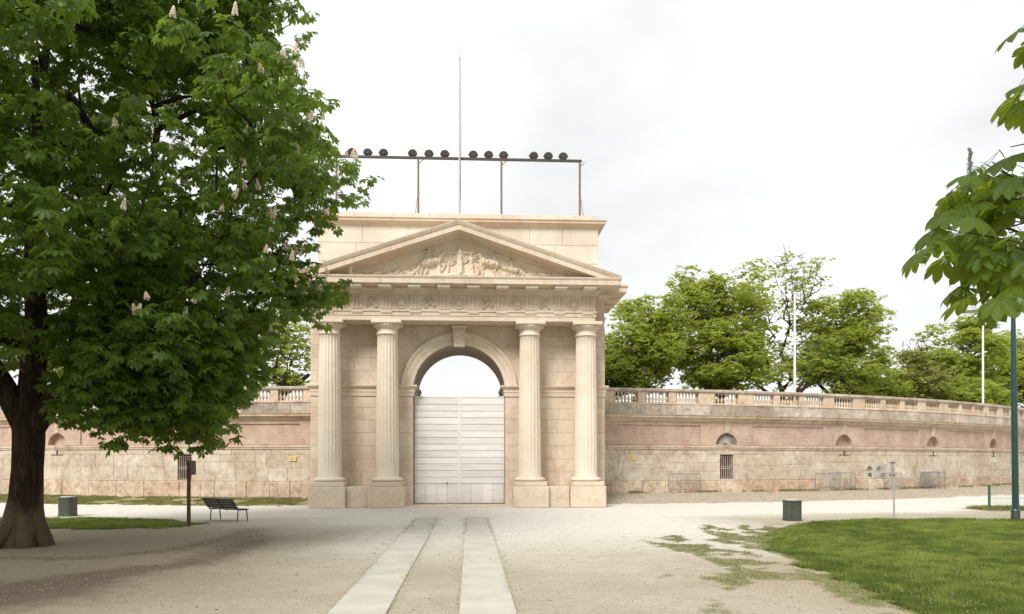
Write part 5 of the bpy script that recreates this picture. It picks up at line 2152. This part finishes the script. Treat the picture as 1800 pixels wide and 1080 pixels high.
bank_tree('broadleaf_tree', 'dark many-branched tree between the chestnut leaves and the gate', -12.0, 50.7, 5.2,
          [(0, 0, 8.9, 3.4, 2.8, 2.3), (0, 0, 11.0, 2.8, 2.2, 1.6)], 40, 80, 620, .20, LEAF_B, .34, .8, bare=120, shell=.7)
bank_tree('broadleaf_tree', 'tree glimpsed through the chestnut crown above the left wall', -24.5, 54.5, 5.2,
          [(0, 0, 9.2, 4.0, 3.2, 3.0)], 41, 70, 1100, .22, LEAF_B, .3, 1.0)

# ------------------------------------------------------------------ grass blades
def blades(name, n, sampler, hgt, wid, mat, seed, dens=None, kind='stuff', tintf=None):
    rg = np.random.default_rng(seed)
    x, y = sampler(rg, n)
    n = len(x)
    h = hgt * (.5 + .9 * rg.random(n))
    w_ = wid * (.7 + .7 * rg.random(n))
    # blades farther from the viewer side stand for small tufts
    dist = np.hypot(x, y)
    w_ *= np.clip(dist / 13, .8, 2.6)
    az = rg.random(n) * 2 * PI
    lean = rg.random(n) * .8
    z = zground(x, y)
    dx, dy = np.cos(az) * w_ * .5, np.sin(az) * w_ * .5
    a2 = rg.random(n) * 2 * PI
    lx, ly = np.cos(a2) * h * lean, np.sin(a2) * h * lean
    v = np.stack([np.stack([x - dx, y - dy, z], -1), np.stack([x + dx, y + dy, z], -1), np.stack([x + lx, y + ly, z + h], -1)], 1).reshape(-1, 3)
    f = np.arange(n * 3).reshape(-1, 3)
    t = np.clip(1.1 * (fbm(x, y, .5, 3) - .5) + 1.8 * (fbm(x, y, 3.0, 3) - .5) + .36 + .6 * (rg.random(n) - .4), 0, 1)
    t = np.repeat(np.stack([t, t, t], -1), 3, 0)
    me = np_mesh(name, v, f, mat, t)
    return tag(link(name, me), kind=kind)


def lawn_sampler(rg, n):
    # density falls with distance
    D_ = 9.5 * (30.5 / 9.5) ** rg.random(n * 2)
    x = rg.random(n * 2) * 24 + 4
    k_ = (x < D_ * .78 + 1.0)
    x, D_ = x[k_], D_[k_]
    px, py = wig(x, D_, .9)
    k_ = inpoly(px + rg.normal(size=len(px)) * .14, py + rg.normal(size=len(px)) * .14, LAWN)
    # thinner worn edge
    return x[k_], D_[k_]


g = blades('lawn_grass', 300000, lawn_sampler, .065, .008, GRASSM, 1)


def scruff_sampler(rg, n):
    y = 10 + 17 * rg.random(n)
    x = rg.random(n) * 10 + 3
    k_ = rg.random(n) < np.clip(worn(x, y) * 1.2 - .25, 0, 1) * .8
    return x[k_], y[k_]


blades('scruffy_grass', 90000, scruff_sampler, .028, .008, SCRUFF, 2)


def left_sampler(rg, n):
    x = rg.random(n) * 13.5 - 22
    y = rg.random(n) * 6.8 + 25
    px, py = wig(x, y, 1.3)
    k_ = inpoly(px, py, LAWN_L)
    return x[k_], y[k_]


blades('left_grass', 70000, left_sampler, .07, .010, GRASSM, 3)


def verge_sampler(rg, n):
    s_ = -(7.6 + rg.random(n) * 24)
    p = rg.random(n) ** 1.0 * 4.1 + .05
    a = s_ / RW
    x, y = XC + (RW + p) * np.sin(a), YC - (RW + p) * np.cos(a)
    k_ = fbm(x, y, 1.1) > .42
    return x[k_], y[k_]


blades('verge_grass', 60000, verge_sampler, .08, .012, DRYG, 4)


def fence_sampler(rg, n):
    x = 22.7 + rg.random(n) * 9
    y = 33.7 + rg.random(n) * 1.7
    return x, y


blades('fence_grass', 9000, fence_sampler, .16, .014, DRYG, 5)


def weeds_sampler(rg, n):
    s_ = 9 + rg.random(n) * 36
    p = .05 + np.abs(rg.normal(size=n)) * .25
    a = s_ / RW
    x, y = XC + (RW + p) * np.sin(a), YC - (RW + p) * np.cos(a)
    k_ = fbm(x, y, 1.1) > .52
    return x[k_], y[k_]


blades('wall_foot_weeds', 9000, weeds_sampler, .12, .014, DRYG, 6)


rgd = np.random.default_rng(31)
x, y = lawn_sampler(rgd, 1100)
k_ = fbm(x, y, .7) > .52
DAISY = plain('daisy_white', (.75, .74, .68), .8, .1, vary=.05)
# ------------------------------------------------------------------ pebbles, litter, wheel tracks
def chips(name, x, y, sz, flat, mat, seed, tints, z_off=0.0):
    rg = np.random.default_rng(seed)
    n = len(x)
    T_ = np.array([(1, 0, 0), (-1, 0, 0), (0, 1, 0), (0, -1, 0), (0, 0, 1), (0, 0, -1)], float)
    F_ = np.array([(0, 2, 4), (2, 1, 4), (1, 3, 4), (3, 0, 4), (2, 0, 5), (1, 2, 5), (3, 1, 5), (0, 3, 5)])
    a = rg.random(n) * 2 * PI
    M = np.zeros((n, 3, 3))
    M[:, 0, 0], M[:, 0, 1], M[:, 1, 0], M[:, 1, 1], M[:, 2, 2] = np.cos(a), -np.sin(a), np.sin(a), np.cos(a), flat
    M[:, :, 0] *= (.7 + .9 * rg.random(n))[:, None]
    pos = np.stack([x, y, zground(x, y) + sz * flat * .25 + z_off], -1)
    v, f, t, u = place((T_, F_, np.zeros((6, 2))), pos, M, sz, tints)
    return tag(link(name, np_mesh(name, v, f, mat, t)), kind='stuff')


chips('daisies', x[k_], y[k_], np.full(int(k_.sum()), .011), .4, DAISY, 8, np.ones((int(k_.sum()), 3)), z_off=.05)
rg = np.random.default_rng(12)
n = 18000
D_ = 9.5 + 17 * rg.random(n) ** 1.5
x = (rg.random(n) * 1.5 - .78) * D_
k_ = ~inpoly(x, D_, LAWN) & ~((x > -2.05) & (x < -1.18)) & ~((x > -.17) & (x < .69))
x, y = x[k_], D_[k_]
tn = .35 + .6 * rg.random(len(x))
chips('pebbles', x, y, .005 + .010 * rg.random(len(x)) ** 2, .6, PEB, 1, np.stack([tn, tn * .97, tn * .92], -1))
# gravel spilling over the edges of the concrete strips
n = 5200
ex_ = rg.choice(np.array([-2.03, -1.20, -.15, .67]), n)
y = 9.5 + 21 * rg.random(n) ** 1.3
x = ex_ + rg.normal(size=n) * .035 * (1 + 2.5 * (fbm(y, ex_ * 7, 1.2) > .55))
tn = .6 + .5 * rg.random(n)
chips('edge_gravel', x, y, .006 + .009 * rg.random(n), .6, PEB, 9, np.stack([tn, tn * .96, tn * .88], -1), z_off=.024)
# coarser rubble on the verge in front of the right wall
n = 9000
s_ = 8.3 + rg.random(n) * 37
p_ = rg.random(n) * 3.1
x, y = XC + (RW + p_) * np.sin(s_ / RW), YC - (RW + p_) * np.cos(s_ / RW)
tn = .5 + .8 * rg.random(n)
chips('rubble', x, y, .012 + .03 * rg.random(n) ** 2, .6, PEB, 2, np.stack([tn, tn * .94, tn * .86], -1))
# dead leaves and twigs under the tree
n = 900
x = -14 + rg.random(n) ** .8 * 20
y = 10 + rg.random(n) * 18
k_ = (x < -1.5 + rg.normal(size=n) * 2.5)
x, y = x[k_], y[k_]
tn = .15 + .25 * rg.random(len(x))
chips('leaf_litter', x, y, .010 + .02 * rg.random(len(x)) ** 2, .35, PEB, 3, np.stack([tn, tn * .8, tn * .6], -1))
n = 160
x = rg.random(n) * 9
y = 10.5 + rg.random(n) * 14
tn = .15 + .2 * rg.random(n)
chips('dark_debris', x, y, .009 + .014 * rg.random(n) ** 2, .35, PEB, 4, np.stack([tn, tn * .85, tn * .7], -1))


def track(name, pts, label, seed):
    rg = np.random.default_rng(seed)
    P_ = np.array(pts, float)
    seg = np.linalg.norm(np.diff(P_, axis=0), axis=1)
    cum = np.r_[0, np.cumsum(seg)]
    L_ = cum[-1]
    u = np.arange(0, L_, .075)
    xs, ys = np.interp(u, cum, P_[:, 0]), np.interp(u, cum, P_[:, 1])
    # smooth
    ker = np.ones(25) / 25
    xs = np.convolve(np.pad(xs, 12, 'edge'), ker, 'valid')
    ys = np.convolve(np.pad(ys, 12, 'edge'), ker, 'valid')
    tx, ty = np.gradient(xs), np.gradient(ys)
    ln = np.hypot(tx, ty)
    tx, ty = tx / ln, ty / ln
    X_, Y_ = [], []
    for o_ in (-.24, -.08, .10, .25):
        jit = rg.normal(size=len(xs)) * .03
        k_ = rg.random(len(xs)) < .75 * (fbm(xs, ys, .8) > .40) * smooth(26.5, 21, ys)
        X_.append((xs - ty * (o_ + jit))[k_])
        Y_.append((ys + tx * (o_ + jit))[k_])
    x, y = np.concatenate(X_), np.concatenate(Y_)
    tn = .42 + .35 * rg.random(len(x))
    o = chips(name, x, y, .018 + .022 * rg.random(len(x)), .5, PEB, seed, np.stack([tn, tn * .85, tn * .7], -1))
    return o


track('track_soil', TRACK1, '', 5)
track('track_soil', TRACK2, '', 6)
